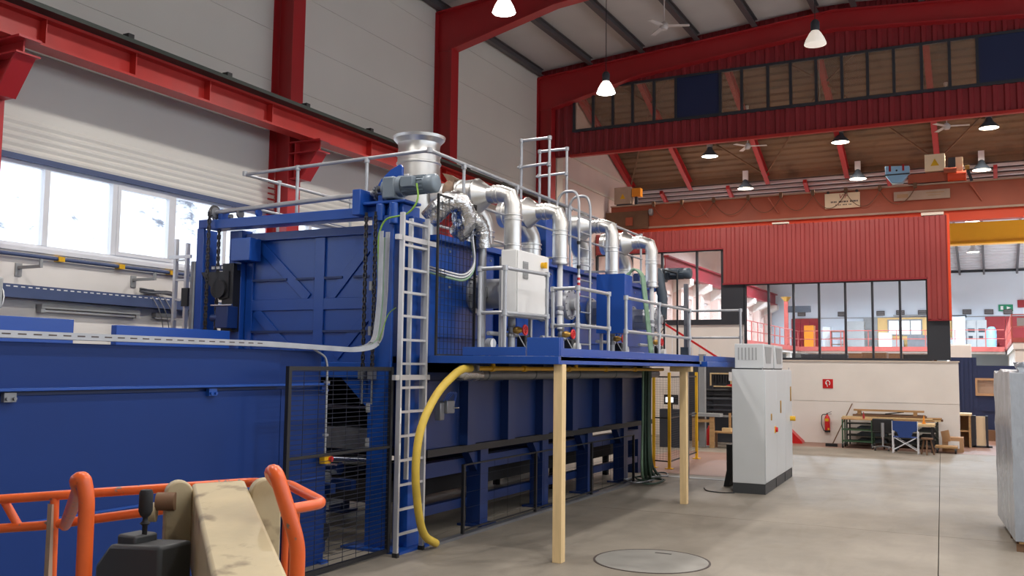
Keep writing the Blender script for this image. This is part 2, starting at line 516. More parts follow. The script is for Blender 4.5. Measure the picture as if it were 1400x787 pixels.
# ---- left wall: plaster base, window band, stacked sandwich panels above
b = MB().box(-12.3, WX, -6.5, 25, 0, 3.72).box(-12.3, WX - 0.10, -6.5, 25, 5.06, 11.6)
wall_left = struct('wall_left', b, M['white_plaster'])
bays = [(-6.4, 1.55), (1.55, 7.50), (7.50, 13.35), (13.35, 19.10), (19.10, 24.95)]
for (y0, y1) in bays:
    # ribbed shutter-like strip over the windows
    prof = []
    z = 5.06
    while z < 5.50:
        prof += [(z, 0.0), (z + 0.045, 0.018), (z + 0.075, 0.018)]
        z += 0.105
    prof.append((z, 0.0))
    b = MB().sweep_sheet(prof, lambda t, o_: (WX + o_, y0 + 0.01, t), lambda t, o_: (WX + o_, y1 - 0.01, t))
    part('ribbed_strip', b, M['white_wall'], wall_left, smooth=False)
    z = 5.58
    first = None
    for hgt in (0.98,) * 6:
        b = MB().box(WX - 0.09, WX, y0 + 0.005, y1 - 0.005, z + 0.003, min(z + hgt, 11.55) - 0.003)
        part('panel', b, M['white_wall'], wall_left, smooth=False)
        z += hgt
b = MB().box(WX - 0.02, WX + 0.02, -6.4, 24.9, 4.99, 5.07)
part('blind_case', b, M['blind'], wall_left, smooth=False)
b = MB().box(WX - 0.05, WX + 0.03, -6.4, 24.9, 3.72, 3.78)
part('window_sill', b, M['winframe'], wall_left, smooth=False)

# ---- windows in the left wall, five lights to a bay
n = 0
for (y0, y1) in bays[1:]:
    n += 1
    step = (y1 - y0) / 5
    b = MB().box(-12.16, -12.06, y0, y1, 3.78, 3.84).box(-12.16, -12.06, y0, y1, 4.94, 5.0)
    w = struct('window_%d' % n, b, M['winframe'])
    for k in range(6):
        y = y0 + 0.0 + k * step
        part('mullion', MB().box(-12.16, -12.05, max(y0, y - 0.045), min(y1, y + 0.045), 3.84, 4.94), M['winframe'], w, smooth=False)
    for k in range(5):
        ya, yb = y0 + k * step + 0.045, y0 + (k + 1) * step - 0.045
        if k in (2,):
            f = MB().box(-12.13, -12.04, ya, yb, 3.84, 3.90).box(-12.13, -12.04, ya, yb, 4.88, 4.94)
            f.box(-12.13, -12.04, ya, ya + 0.06, 3.90, 4.88).box(-12.13, -12.04, yb - 0.06, yb, 3.90, 4.88)
            part('sash', f, M['winframe'], w, smooth=False)
        part('pane', MB().box(-12.115, -12.105, ya, yb, 3.84, 4.94), M['glass'], w, smooth=False)

# ---- snowy slope outside
vs, fs = [], []
nx, ny = 26, 72
for i in range(nx):
    for j in range(ny):
        x = -13.5 - i * 1.1; y = -12 + j * 1.3
        zz = -1.0 + i * 0.62 + 0.5 * math.sin(y * 0.55 + i * 0.7) + 0.35 * math.sin(y * 1.7 - i) + random.uniform(-.18, .18)
        vs.append((x, y, zz))
for i in range(nx - 1):
    for j in range(ny - 1):
        a = i * ny + j
        fs.append((a, a + 1, a + ny + 1, a + ny))
struct('hillside', MB().add(vs, fs), M['hill'], smooth=True)

# ---- ceiling of the near hall with purlins
RIDGE = -3.4
def ztop(x):                                   # upper edge of the rafters
    return 10.95 + 0.079 * (x + 11.7) if x <= RIDGE else 11.606 - 0.079 * (x - RIDGE)
b = MB().add([(-12.3, -6.5, ztop(-12.3) + .42), (RIDGE, -6.5, ztop(RIDGE) + .42), (8.8, -6.5, ztop(8.8) + .42),
              (-12.3, 25.2, ztop(-12.3) + .42), (RIDGE, 25.2, ztop(RIDGE) + .42), (8.8, 25.2, ztop(8.8) + .42)],
             [(0, 1, 4, 3), (1, 2, 5, 4)])
ceiling = struct('ceiling', b, M['ceil'])
pur = [-11.86, -10.26, -8.65, -7.05, -5.45, -3.85, -2.9, -1.3, 0.3, 1.9, 3.5, 5.1, 6.7]
edges = [-12.3] + [p for p in pur] + [8.7]
for k, x in enumerate(pur):
    zb = ztop(x) + 0.01
    b = MB().box(x - 0.075, x + 0.075, -6.4, 24.75, zb, zb + 0.02).box(x - 0.012, x + 0.012, -6.4, 24.75, zb + 0.02, zb + 0.20).box(x - 0.075, x + 0.075, -6.4, 24.75, zb + 0.18, zb + 0.20)
    part('purlin', b, M['purlin'], ceiling, smooth=False)
for k in range(len(edges) - 1):
    xa, xb = edges[k] + 0.006, edges[k + 1] - 0.006
    for (ya, yb) in bays:
        vs = [(x, y, ztop(x) + dz) for x in (xa, xb) for y in (ya + 0.006, yb - 0.006) for dz in (0.215, 0.30)]
        q = MB().add(vs, [(0, 1, 3, 2), (4, 6, 7, 5), (0, 4, 5, 1), (2, 3, 7, 6), (0, 2, 6, 4), (1, 5, 7, 3)])
        part('ceiling_panel', q, M['ceil'], ceiling, smooth=False)

# ---- red portal frames
frame_words = ['behind the camera', 'at the upper left corner beside the first window',
               'carrying the rail bracket, right of the four bright windows',
               'in the middle of the white wall beside the lit lamp',
               'in front of the far gable with its glazed band']
def I_web(b, poly, yc):
    b.prism(poly, 'Y', yc - 0.012, yc + 0.012)
XR = 8.2
for k, yc in enumerate(FR):
    t = thing('portal_frame', 'red portal frame ' + frame_words[k], 'steel frame', (-11.75, yc, 0), 'red portal frames along the white wall')
    col = MB()
    col.box(-11.96, -11.54, yc - 0.012, yc + 0.012, 0.02, 9.925)
    col.box(-11.54, -11.51, yc - 0.17, yc + 0.17, 0.02, 9.94).box(-12.02, -11.992, yc - 0.17, yc + 0.17, 0.02, 10.9)
    part('column', col, M['red'], t, smooth=False)
    part('base_plate', MB().box(-12.0, -11.4, yc - 0.25, yc + 0.25, 0.0, 0.02), M['red'], t, smooth=False)
    low = [(-11.52, 9.93), (-8.8, 10.58), (RIDGE, 11.10), (2.0, 10.66), (XR - 0.3, 9.95)]
    top = [(-11.99, ztop(-11.99)), (RIDGE, ztop(RIDGE)), (XR, ztop(XR))]
    b = MB(); I_web(b, [(-11.99, 9.93)] + low + [(XR, 9.95)] + top[::-1], yc)
    for (p, q) in zip(low[:-1], low[1:]):
        b.bar((p[0], yc, p[1]), (q[0], yc, q[1]), 0.30, 0.03)
    for (p, q) in zip(top[:-1], top[1:]):
        b.bar((p[0], yc, p[1] - .016), (q[0], yc, q[1] - .016), 0.30, 0.03)
    part('rafter', b, M['red'], t, smooth=False)
    col2 = MB().box(XR - 0.5, XR - 0.04, yc - 0.012, yc + 0.012, 0.02, 10.2).box(XR - 0.53, XR - 0.5, yc - 0.17, yc + 0.17, 0.02, 10.0).box(XR - 0.04, XR - .01, yc - 0.17, yc + 0.17, 0.02, 10.3)
    part('column', col2, M['red'], t, smooth=False)
    # bracket under the crane rail
    c = MB()
    c.prism([(-11.51, 5.62), (-11.25, 5.62), (-10.92, 6.06), (-10.92, 6.28), (-11.51, 6.28)], 'Y', yc - 0.012, yc + 0.012)
    c.box(-11.51, -10.80, yc - 0.16, yc + 0.16, 6.28, 6.31)
    c.bar((-11.5, yc, 5.62), (-11.25, yc, 5.62), 0.28, 0.03).bar((-11.25, yc, 5.60), (-10.88, yc, 6.10), 0.28, 0.03)
    c.box(-11.40, -11.38, yc - .15, yc + .15, 5.64, 6.28)
    c.box(-11.51, -10.82, yc - .17, yc + .17, 6.08, 6.10)
    part('rail_bracket', c, M['red'], t, smooth=False)

# ---- crane runway along the left wall
t = thing('crane_runway_beam', 'long red crane runway beam with a dark rail, running along the white wall above the windows', 'beam', (-11.1, -6, 6.31))
b = MB().box(-11.25, -10.95, -6.3, 24.6, 6.315, 6.35).box(-11.11, -11.09, -6.3, 24.6, 6.35, 6.68).box(-11.25, -10.95, -6.3, 24.6, 6.68, 6.72)
part('beam', b, M['redrail'], t, smooth=False)
b = MB().box(-11.42, -10.74, -6.3, 24.6, 6.72, 6.78)
part('rail', b, M['skin_green'], t, smooth=False)
st = None
y = -5.3
while y < 24.4:
    if all(abs(y - f) > 0.3 for f in FR):
        if st is None:
            st = part('web_stiffener', MB().box(-11.24, -10.96, y - .008, y + .008, 6.35, 6.68), M['redrail'], t, smooth=False); ys0 = y
        else:
            again(st, (0, y - ys0, 0), t)
    y += 1.45
clip = None
y = -4.6
while y < 24.3:
    if clip is None:
        clip = part('rail_clip', MB().box(-10.86, -10.74, y - .05, y + .05, 6.78, 6.84), M['black'], t, smooth=False); yc0 = y
    else:
        again(clip, (0, y - yc0, 0), t)
    y += 1.93

# ---- unseen right and rear walls of the near hall (they close the room)
b = MB().box(8.25, 8.5, -6.5, 25.0, 0, 3.0).box(8.25, 8.5, -6.5, 25, 7.0, 11.4)
for yy in [-6.5, 1.75, 7.55, 13.35, 19.1, 24.75]:
    b.box(8.25, 8.5, yy - .15, yy + .15, 3.0, 7.0)
struct('wall_right', b, M['white_wall'])
struct('wall_rear', MB().box(-12.3, 8.5, -6.75, -6.5, 0, 11.9), M['white_wall'])

# ---- gable between the two halls: sheet cladding, glazing band
GY = 25.0
wg = struct('wall_gable', MB().box(-11.95, 8.3, GY + 0.10, GY + 0.16, 8.48, 8.56), M['redclad'])
b = MB().sweep_sheet(trap(-10.95, 8.2, 0.26, 0.045), lambda t_, o_: (t_, GY + o_, 8.50), lambda t_, o_: (t_, GY + o_, 9.20))
part('lower_cladding', b, M['redclad'], wg, smooth=False)
b = MB().sweep_sheet(trap(-11.99, 8.2, 0.26, 0.045), lambda t_, o_: (t_, GY + o_, 10.44), lambda t_, o_: (t_, GY + o_, ztop(t_) + 0.35))
part('upper_cladding', b, M['redclad'], wg, smooth=False)
b = MB().sweep_sheet(trap(-11.99, -10.9, 0.26, 0.045), lambda t_, o_: (t_, GY + o_ - .01, 8.50), lambda t_, o_: (t_, GY + o_ - .01, 10.45))
part('corner_cladding', b, M['redclad'], wg, smooth=False)
b = MB().box(-11.0, 8.2, GY - .05, GY + .08, 8.42, 8.50)
part('bottom_flashing', b, M['redrail'], wg, smooth=False)
# glazing band
mull = [-10.88, -10.27, -9.65, -9.04, -8.39, -7.745, -6.47, -5.88, -5.17, -4.57, -3.91, -3.26, -2.63, -2.0, -1.35, -0.71, -0.09, 1.25, 1.9, 2.55, 3.2, 3.85, 4.5, 5.2, 5.9, 6.6, 7.3, 8.1]
b = MB().box(-10.93, 8.2, GY - .03, GY + .06, 9.17, 9.25).box(-10.93, 8.2, GY - .03, GY + .06, 10.40, 10.47)
wgl = struct('window_gable', b, M['charcoal'])
for x in mull:
    part('mullion', MB().box(x - .035, x + .035, GY - .03, GY + .06, 9.25, 10.40), M['charcoal'], wgl, smooth=False)
for x0, x1 in zip(mull[:-1], mull[1:]):
    if abs(x1 - x0) > 1.0:
        part('blind_panel', MB().box(x0 + .035, x1 - .035, GY, GY + .03, 9.25, 10.40), M['navy'], wgl, smooth=False)
    else:
        part('pane', MB().box(x0 + .035, x1 - .035, GY + .01, GY + .018, 9.25, 10.40), M['smokeglass'], wgl, smooth=False)

# ---- second hall: walls, roof deck, rafters, braces
YV = 33.0
def zdeck(y): return 9.05 + 0.42 * (YV - y)
b = MB().box(-12.3, WX, 25, 35.2, 0, 12.6)
wl2 = struct('wall_left_second_hall', b, M['pink_wall'])
for z in (8.2, 9.0, 9.8):
    part('ledge', MB().box(WX, WX + .05, 25.2, 35, z, z + .08), M['beige'], wl2, smooth=False)
part('pilaster', MB().box(WX, WX + .45, 25.25, 25.7, 0, 9.0), M['beige'], wl2, smooth=False)
struct('wall_right_second_hall', MB().box(8.3, 8.5, 25, 57, 0, 12.6), M['pink_wall'])
# roof deck of trough sheet, ribs running across the slope
prof = trap(25.1, YV, 0.30, 0.05)
b = MB().sweep_sheet(prof, lambda t_, o_: (-12.3, t_, zdeck(t_) + o_), lambda t_, o_: (8.5, t_, zdeck(t_) + o_))
roof2 = struct('ceiling_second_hall', b, M['deck'])
prof = [(YV + .02, 0), (35.0, 0)]
b = MB().sweep_sheet(prof, lambda t_, o_: (-12.3, t_, zdeck(t_) - 0.14 + o_), lambda t_, o_: (8.5, t_, zdeck(t_) - 0.14 + o_))
part('rib_shade_sheet', b, M['purlin'], roof2, smooth=False)  # dark sheet paints the shade between the corrugation ribs
yy = YV + .12
while yy < 34.95:
    part('roof_rib', MB().bar((-12.2, yy, zdeck(yy) - .19), (8.4, yy, zdeck(yy) - .19), .10, .09), M['lightdeck'], roof2, smooth=False)
    yy += .25
b = MB().box(-12.3, 8.5, YV - .06, YV + .06, zdeck(YV) - .16, zdeck(YV) + .05)
part('valley_trim', b, M['deck'], roof2, smooth=False)
b = MB().box(-12.3, 8.5, 35.0, 35.08, zdeck(35) - .1, 12.4).box(-12.3, 8.5, 24.98 + .2, 25.25, 12.2, 12.6)
part('roof_riser', b, M['lightdeck'], roof2, smooth=False)
raf = None
for x in (-12.2 + .35, -9.66, -6.86, -4.19, -1.36, 1.45, 4.25, 7.0):
    b = MB()
    for (dz, w_) in ((0.02, .16), (-.26, .16)):
        b.bar((x, 25.15, zdeck(25.15) - .05 + dz), (x, 33.0, zdeck(33.0) - .05 + dz), w_, .02)
    b.bar((x, 25.15, zdeck(25.15) - .17), (x, 33.0, zdeck(33.0) - .17), .014, .26)
    part('rafter', b, M['red'], roof2, smooth=False)
for x in (-10.8, -8.3, -5.6, -2.9, 0.3, 3.0):
    b = MB().bar((x, 33.0, zdeck(33.0) - .31), (x, 35.0, zdeck(35.0) - .31), .12, .14)
    part('short_rafter', b, M['red'], roof2, smooth=False)
bx = [-11.85, -9.66, -6.86, -4.19, -1.36, 1.45, 4.25]
for i in range(0, len(bx) - 1):
    for (ya, yb, za, zb) in ((32.6, 28.4, bx[i], bx[i + 1]),) if i % 2 == 0 else ((28.4, 32.6, bx[i], bx[i + 1]),):
        b = MB().bar((za, ya, zdeck(ya) - .22), (zb, yb, zdeck(yb) - .22), .045, .045)
        part('brace', b, M['darkwood'], roof2, smooth=False)
for i in range(0, len(bx) - 1):
    ya, yb = (28.4, 25.4) if i % 2 else (25.4, 28.4)
    b = MB().bar((bx[i], ya, zdeck(ya) - .22), (bx[i + 1], yb, zdeck(yb) - .22), .045, .045)
    part('brace', b, M['darkwood'], roof2, smooth=False)

# ---- partition in the second hall: plaster base, charcoal panels, glazing, red cladding
PY = 29.5
b = MB().box(-6.95, -0.83, PY, PY + .2, 1.262, 2.46).box(-6.95, -0.83, PY, PY + .2, 0.0, 1.25).box(-6.95, -.84, PY + .03, PY + .18, 1.2, 1.3)
wp = struct('wall_partition', b, M['white_plaster'])
part('coping', MB().box(-7.0, -0.80, PY - .03, PY + .23, 2.46, 2.49), M['beige'], wp, smooth=False)
b = MB().box(-10.6, -6.98, PY, PY + .2, 0.0, 3.60)
part('stair_wall', b, M['white_plaster'], wp, smooth=False)
part('stair_wall_coping', MB().box(-10.6, -6.92, PY - .05, PY + .22, 3.60, 3.70), M['charcoal'], wp, smooth=False)
for (x0, x1, z0, z1) in ((-7.62, -6.90, 3.70, 6.05), (-6.92, -6.86, 2.49, 4.95), (-1.60, -1.02, 2.52, 4.92)):
    part('charcoal_panel', MB().box(x0, x1, PY - .04, PY + .12, z0, z1), M['charcoal'], wp, smooth=False)
def clad(x0, x1, z0, z1, dy=0.0):
    b = MB().sweep_sheet(trap(x0, x1, 0.27, -0.05), lambda t_, o_: (t_, PY - 0.05 + dy - o_ - .05, z0), lambda t_, o_: (t_, PY - 0.05 + dy - o_ - .05, z1))
    b.box(x0, x1, PY + .02, PY + .08, z0 + .005, z1 - .005)
    return b
part('red_cladding', clad(-11.95, -7.55, 6.06, 6.72), M['redclad2'], wp, smooth=False)
part('red_cladding', clad(-7.55, -1.58, 4.90, 6.72), M['redclad2'], wp, smooth=False)
part('red_cladding', clad(-1.58, -1.00, 3.68, 6.72, -.02), M['redclad2'], wp, smooth=False)
part('corner_flashing', MB().box(-1.02, -0.96, PY - .14, PY + .18, 3.66, 6.74), M['orangebeam'], wp, smooth=False)
for (x0, x1, z) in ((-11.95, -7.55, 6.02), (-7.57, -1.56, 4.87), (-1.58, -.98, 3.65)):
    part('drip_flashing', MB().box(x0, x1, PY - .12, PY + .1, z, z + .05), M['redclad'], wp, smooth=False)
part('cap_strip', MB().box(-1.7, -1.1, PY - .1, PY + .08, 6.74, 6.82), M['beige'], wp, smooth=False)
part('cap_strip', MB().box(-6.0, -5.5, PY - .1, PY + .08, 6.74, 6.79), M['beige'], wp, smooth=False)

def glazing(name, xs, z0, z1):
    b = MB().box(xs[0], xs[-1], PY - .02, PY + .1, z0, z0 + .07).box(xs[0], xs[-1], PY - .02, PY + .1, z1 - .06, z1)
    w = struct(name, b, M['charcoal'])
    for x in xs:
        part('mullion', MB().box(x - .03, x + .03, PY - .02, PY + .1, z0 + .07, z1 - .06), M['charcoal'], w, smooth=False)
    for a, c in zip(xs[:-1], xs[1:]):
        part('pane', MB().box(a + .03, c - .03, PY + .03, PY + .038, z0 + .07, z1 - .06), M['glass'], w, smooth=False)
    return w
glazing('window_6', [-6.89, -6.155, -5.397, -4.635, -3.87, -3.10, -2.336, -1.60], 2.49, 4.90)
glazing('window_7', [-11.95, -10.7, -9.63, -8.45, -7.62], 3.70, 6.05)

# ---- third hall behind the partition
FY = 57.0
struct('wall_far', MB().box(-12.3, 8.5, FY, FY + .25, 0, 8.2), M['cool_wall'])
def zroof3(y): return 7.75 + 0.20 * (FY - y)
prof = trap(35.05, FY, 0.45, 0.14)
b = MB().sweep_sheet(prof, lambda t_, o_: (-12.3, t_, zroof3(t_) + o_), lambda t_, o_: (8.5, t_, zroof3(t_) + o_))
roof3 = struct('ceiling_third_hall', b, M['lightdeck'])
for x in (-9.6, -6.8, -4.2, -1.4, -.2, 1.4, 4.2):
    b = MB().bar((x, 35.2, zroof3(35.2) - .12), (x, FY, zroof3(FY) - .12), .10, .22)
    part('rafter', b, M['purlin'], roof3, smooth=False)
part('eave_trim', MB().box(-12.2, 8.4, FY - .1, FY, 7.66, 7.78), M['charcoal'], roof3, smooth=False)
W3 = [36.0, 39.0, 42.0, 45.0, 48.0, 51.0, 54.0]
b = MB().box(-12.3, WX, 35.2, FY, 0, 3.5).box(-12.3, WX, 35.2, FY, 5.3, 12.4)
ys = 35.2
for y in W3:
    b.box(-12.3, WX, ys, y, 3.5, 5.3); ys = y + 2.1
b.box(-12.3, WX, ys, FY, 3.5, 5.3)
wl3 = struct('wall_left_third_hall', b, M['pink_wall'])
for i, y in enumerate(W3):
    bb = MB().box(-12.2, -12.1, y, y + 2.1, 3.5, 3.58).box(-12.2, -12.1, y, y + 2.1, 5.22, 5.3).box(-12.2, -12.1, y + 1.0, y + 1.1, 3.58, 5.22).box(-12.2, -12.1, y, y + 2.1, 4.7, 4.76)
    w = struct('window_%d' % (8 + i), bb, M['winframe'])
    part('pane', MB().box(-12.16, -12.15, y, y + 1.0, 3.58, 5.22), M['glass'], w, smooth=False)
    part('pane', MB().box(-12.16, -12.15, y + 1.1, y + 2.1, 3.58, 5.22), M['glass'], w, smooth=False)
    part('pilaster', MB().box(WX, WX + .35, y + 2.3, y + 2.75, 0, 5.9), M['pink_wall'], wl3, smooth=False)
    part('corbel', MB().prism([(WX, 5.4), (WX + .75, 5.75), (WX + .75, 6.0), (WX, 6.0)], 'Y', y + 2.25, y + 2.8), M['white_plaster'], wl3, smooth=False)

# ================================================================== THE FURNACE LINE
# ---- blue tank in front (nearest piece of the line)
t = thing('quench_tank', 'long plain dark blue steel tank filling the lower left behind the orange rails', 'tank', (-8.3, 3.2, 0))
TY1 = 8.40
b = MB().box(-9.7, -6.72, -3.5, 8.25, 0.06, 1.93)
part('tank_body', b, M['blue_tank'], t, bevel=.01)
b = MB().box(-6.72, -6.66, -3.5, 7.62, 0.0, 1.925).prism([(7.63, 0.0), (TY1, 0.0), (TY1, 1.85), (TY1 - .08, 1.925), (7.63, 1.925)], 'X', -6.72, -6.66)
part('front_panel', b, M['blue_tank'], t, bevel=.004)
b = MB().box(-9.7, -6.66, -3.5, 7.60, 1.955, 2.34).box(-9.7, -6.68, 7.61, 8.30, 1.98, 2.34)
part('upper_panel', b, M['blue_tank'], t, bevel=.006)
b = MB().box(-6.66, -6.60, -3.5, 8.36, 1.96, 1.985)
part('ledge', b, M['blue'], t, bevel=.004)
b = MB().box(-6.74, -6.69, -3.5, 8.30, 1.90, 1.96)
part('seam', b, M['blue_hull'], t)
for y in (4.55, 6.62, 8.30):
    b = MB().box(-6.66, -6.62, y - .05, y + .05, 1.88, 1.95).cyl((-6.62, y - .03, 1.905), (-6.60, y - .03, 1.905), .014, 8).cyl((-6.62, y + .03, 1.905), (-6.60, y + .03, 1.905), .014, 8)
    part('clamp', b, M['blue'] if y > 5 else M['steel'], t)
b = MB().box(-9.7, -9.62, -3.5, 5.36, 2.34, 2.66).box(-9.7, -9.62, 5.66, 8.2, 2.34, 2.62)
b = MB().box(-8.05, -7.97, -3.5, 6.1, 2.34, 2.60).box(-8.05, -7.97, 6.6, 8.2, 2.34, 2.57)
part('rim_plate', b, M['blue'], t, bevel=.004)
b = MB().box(-6.95, -6.60, 8.30, 8.42, 0.0, 0.03)
part('foot_plate', b, M['blue'], t)
b = MB().bar((-6.655, 4.2, .945), (-6.655, 8.36, .945), .012, .02)
part('weld_strip', b, M['blue'], t)

# ---- galvanised cable tray along the tank top, bending up at the tower
t = thing('cable_tray', 'galvanised perforated cable tray along the tank top, curving up beside the ladder', 'cable tray', (-6.6, 3, 2.34))
path = fillet([(-6.58, -3.0, 2.395), (-6.58, 7.3, 2.395), (-6.50, 8.72, 2.36), (-6.40, 9.02, 2.42), (-6.38, 9.08, 2.9), (-6.38, 9.10, 3.78)], .30, 8)
b = MB()
vs = []
for i, p in enumerate(path):
    vs.append(p)
for a, c in zip(path[:-1], path[1:]):
    b.bar(a, c, .015, .055, up=(0, 0, 1) if abs((c - a).normalized().z) < .7 else (1, 0, 0))
part('side_rail', b, M['galv'], t, smooth=False)
b = MB()
for a, c in zip(path[:-1], path[1:]):
    o_ = Vector((-0.10, 0, 0)) if abs((c - a).normalized().z) < .7 else Vector((-.02, -.1, 0))
    b.bar(a + o_, c + o_, .015, .05, up=(0, 0, 1) if abs((c - a).normalized().z) < .7 else (1, 0, 0))
part('side_rail', b, M['galv'], t, smooth=False)
b = MB().box(-6.68, -6.58, -3.0, 7.3, 2.365, 2.371)
part('tray_floor', b, M['galv'], t, smooth=False)
b = MB()
y = 0.0
while y < 7.2:
    b.box(-6.574, -6.570, y, y + .07, 2.392, 2.402); y += .13
part('slot_row', b, M['ink'], t, smooth=False, kind='stuff')
for i, (dx, m_) in enumerate(((.0, 'galv'), (.02, 'hosegreen'), (-.03, 'steel'))):
    b = MB().tube([p + Vector((-.05 + dx, 0, .012)) for p in path[:-1]] + [Vector((-6.45 + dx, 9.12, 3.72))], .013, 6)
    part('cable', b, M[m_], t)
b = MB().tube(fillet([(-6.42, 9.02, 2.42), (-6.36, 8.98, 2.55), (-6.28, 9.0, 2.80), (-6.16, 8.98, 2.86)], .1), .006, 5)
part('earth_wire', b, M['wiregreen'], t)
# drop conduit with the yellow switch
t = thing('switch_conduit', 'thin galvanised conduit dropping to a small yellow isolator with a red knob', 'switch', (-6.56, 8.28, 1.0))
b = MB().tube(fillet([(-6.60, 8.05, 2.36), (-6.58, 8.24, 2.28), (-6.58, 8.28, 2.18), (-6.58, 8.28, 1.20)], .06), .013, 8)
part('conduit', b, M['galv'], t)
b = MB().box(-6.61, -6.53, 8.22, 8.34, 1.10, 1.20)
part('switch_box', b, M['yellow'], t, bevel=.008)
b = MB().cyl((-6.57, 8.34, 1.15), (-6.57, 8.375, 1.15), .03, 14).cyl((-6.53, 8.31, 1.15), (-6.50, 8.31, 1.15), .028, 14)
part('knob', b, M['red_bright'], t)
for z in (1.4, 1.98):
    part('pipe_clip', MB().box(-6.60, -6.56, 8.25, 8.31, z, z + .025), M['galv'], t)

# ---- mesh guard in front of the gap between tank and tower
def mesh_guard(name, label, x, y0, y1, z0, z1, mids, dz, dy, x_tilt=0, r=.022, group=None):
    t = thing(name, label, 'guard fence', (x, (y0 + y1) / 2, z0), group)
    for y in (y0, y1):
        part('post', MB().box(x - r, x + r, y - r, y + r, z0, z1), M['black'], t, smooth=False)
    for z in [z0 + r] + mids + [z1 - r]:
        h = r if z in (z0 + r, z1 - r) else r * .6
        part('rail', MB().box(x - r * .8, x + r * .8, y0 + r, y1 - r, z - h, z + h), M['black'], t, smooth=False)
    b = MB(); z = z0 + dz
    while z < z1:
        b.box(x - .0025, x + .0025, y0, y1, z - .0028, z + .0028); z += dz
    y = y0 + dy
    while y < y1:
        b.box(x - .005, x - .0, y - .0022, y + .0022, z0, z1); y += dy
    part('wire_mesh', b, M['wire'], t, smooth=False, kind='stuff')
    return t
mesh_guard('mesh_guard', 'tall black-framed wire mesh guard standing on the floor between tank and ladder', -6.30, 7.32, 9.12, 0.02, 2.17, [1.24], .05, .24)

# ---- lifting door tower
t = thing('door_tower', 'blue lifting frame with chains and a long top shaft around the furnace door', 'door frame', (-8.1, 9.45, 0))
b = MB().box(-6.74, -6.42, 9.27, 9.31, 0.03, 4.02).box(-6.74, -6.70, 9.31, 9.62, 0.03, 4.02).box(-6.46, -6.25, 9.45, 9.72, 0.03, 4.02)
part('post', b, M['blue'], t, bevel=.006, label='right blue tower post')
b = MB().box(-9.82, -9.69, 9.40, 9.44, 0.03, 4.06).box(-9.82, -9.78, 9.44, 9.75, .03, 4.06).box(-9.80, -9.60, 9.40, 9.5, 4.06, 4.18).box(-9.35, -9.12, 9.55, 9.75, .03, 4.02)
part('post', b, M['blue'], t, bevel=.006, label='left blue tower post')
part('guide_rail', MB().cyl((-9.87, 9.42, 0.1), (-9.87, 9.42, 3.60), .045, 14), M['steel'], t)
part('foot_plate', MB().box(-7.0, -6.15, 9.15, 9.8, 0, .03), M['blue'], t)
part('foot_plate', MB().box(-10.1, -9.0, 9.3, 9.85, 0, .03), M['blue'], t)
part('head_beam', MB().box(-9.60, -6.5, 9.36, 9.60, 4.03, 4.16), M['blue'], t, bevel=.008)
part('sill_beam', MB().box(-9.0, -6.56, 9.30, 9.62, 2.03, 2.22), M['blue'], t, bevel=.006)
part('gusset', MB().prism([(-6.72, 1.60), (-6.72, 2.03), (-7.20, 2.03)], 'Y', 9.34, 9.50), M['blue'], t)
b = MB().prism([(-9.0, 1.56), (-8.6, 2.03), (-9.0, 2.03)], 'Y', 9.34, 9.50)
part('gusset', b, M['blue'], t)
part('top_shaft', MB().cyl((-9.58, 9.40, 4.26), (-6.62, 9.44, 4.35), .034, 14), M['galv'], t)
for x in (-9.48, -6.80):
    z = 4.26 if x < -8 else 4.34
    sy_ = 9.38 if x < -8 else 9.46
    b = MB().cyl((x - .02, sy_, z), (x + .02, sy_, z), .075, 16)
    for k in range(14):
        a = 2 * math.pi * k / 14
        b.bar((x, sy_ + .07 * math.cos(a), z + .07 * math.sin(a)), (x, sy_ + .10 * math.cos(a), z + .10 * math.sin(a)), .03, .022)
    part('sprocket', b, M['steel'], t)
    part('bearing_block', MB().box(x + .06, x + .14, 9.38, 9.52, 4.16, 4.30), M['blue'], t, bevel=.01)
def chain(x, y, z0, z1):
    b = MB(); z = z0; k = 0
    while z < z1:
        if k % 2 == 0:
            b.box(x - .020, x - .013, y - .016, y + .016, z, z + .062).box(x + .013, x + .020, y - .016, y + .016, z, z + .062)
        else:
            b.box(x - .011, x - .006, y - .014, y + .014, z, z + .062).box(x + .006, x + .011, y - .014, y + .014, z, z + .062)
        b.cyl((x - .026, y, z + .006), (x + .026, y, z + .006), .010, 6)
        z += .05; k += 1
    return b
for (x, y) in ((-6.79, 9.22), (-6.65, 9.22), (-9.48, 9.285), (-9.48, 9.475)):
    top = 4.22 if x < -8 else 4.02
    part('chain', chain(x, y, 2.15 if x > -8 else 1.8, top), M['chain'], t, smooth=False)
part('chain_arc', MB().tube([(-9.48, 9.38 - .095 * math.cos(a), 4.25 + .095 * math.sin(a)) for a in [k * math.pi / 12 for k in range(13)]], .02, 6), M['chain'], t)
for (x, r_) in ((-9.22, .035), (-9.05, .06), (-8.72, .05)):
    part('pulley', MB().cyl((x - .02, 9.42, 4.16 + r_), (x + .02, 9.42, 4.16 + r_), r_, 16), M['steel'] if x < -8.9 else M['blue'], t)
for x in (-6.79, -6.65):
    part('chain_anchor', MB().box(x - .04, x + .04, 9.18, 9.26, 2.02, 2.16).cyl((x, 9.22, 1.72), (x, 9.22, 2.02), .012, 8), M['steel'], t)
b = MB().box(-7.0, -6.88, 9.20, 9.62, 4.04, 4.36).box(-6.88, -6.25, 9.25, 9.62, 4.165, 4.20)
b.prism([(-6.52, 4.20), (-6.52, 4.68), (-6.56, 4.72), (-6.70, 4.66), (-6.84, 4.55), (-6.94, 4.40), (-6.98, 4.20)], 'Y', 9.58, 9.62)
part('motor_bracket', b, M['blue'], t, bevel=.008)
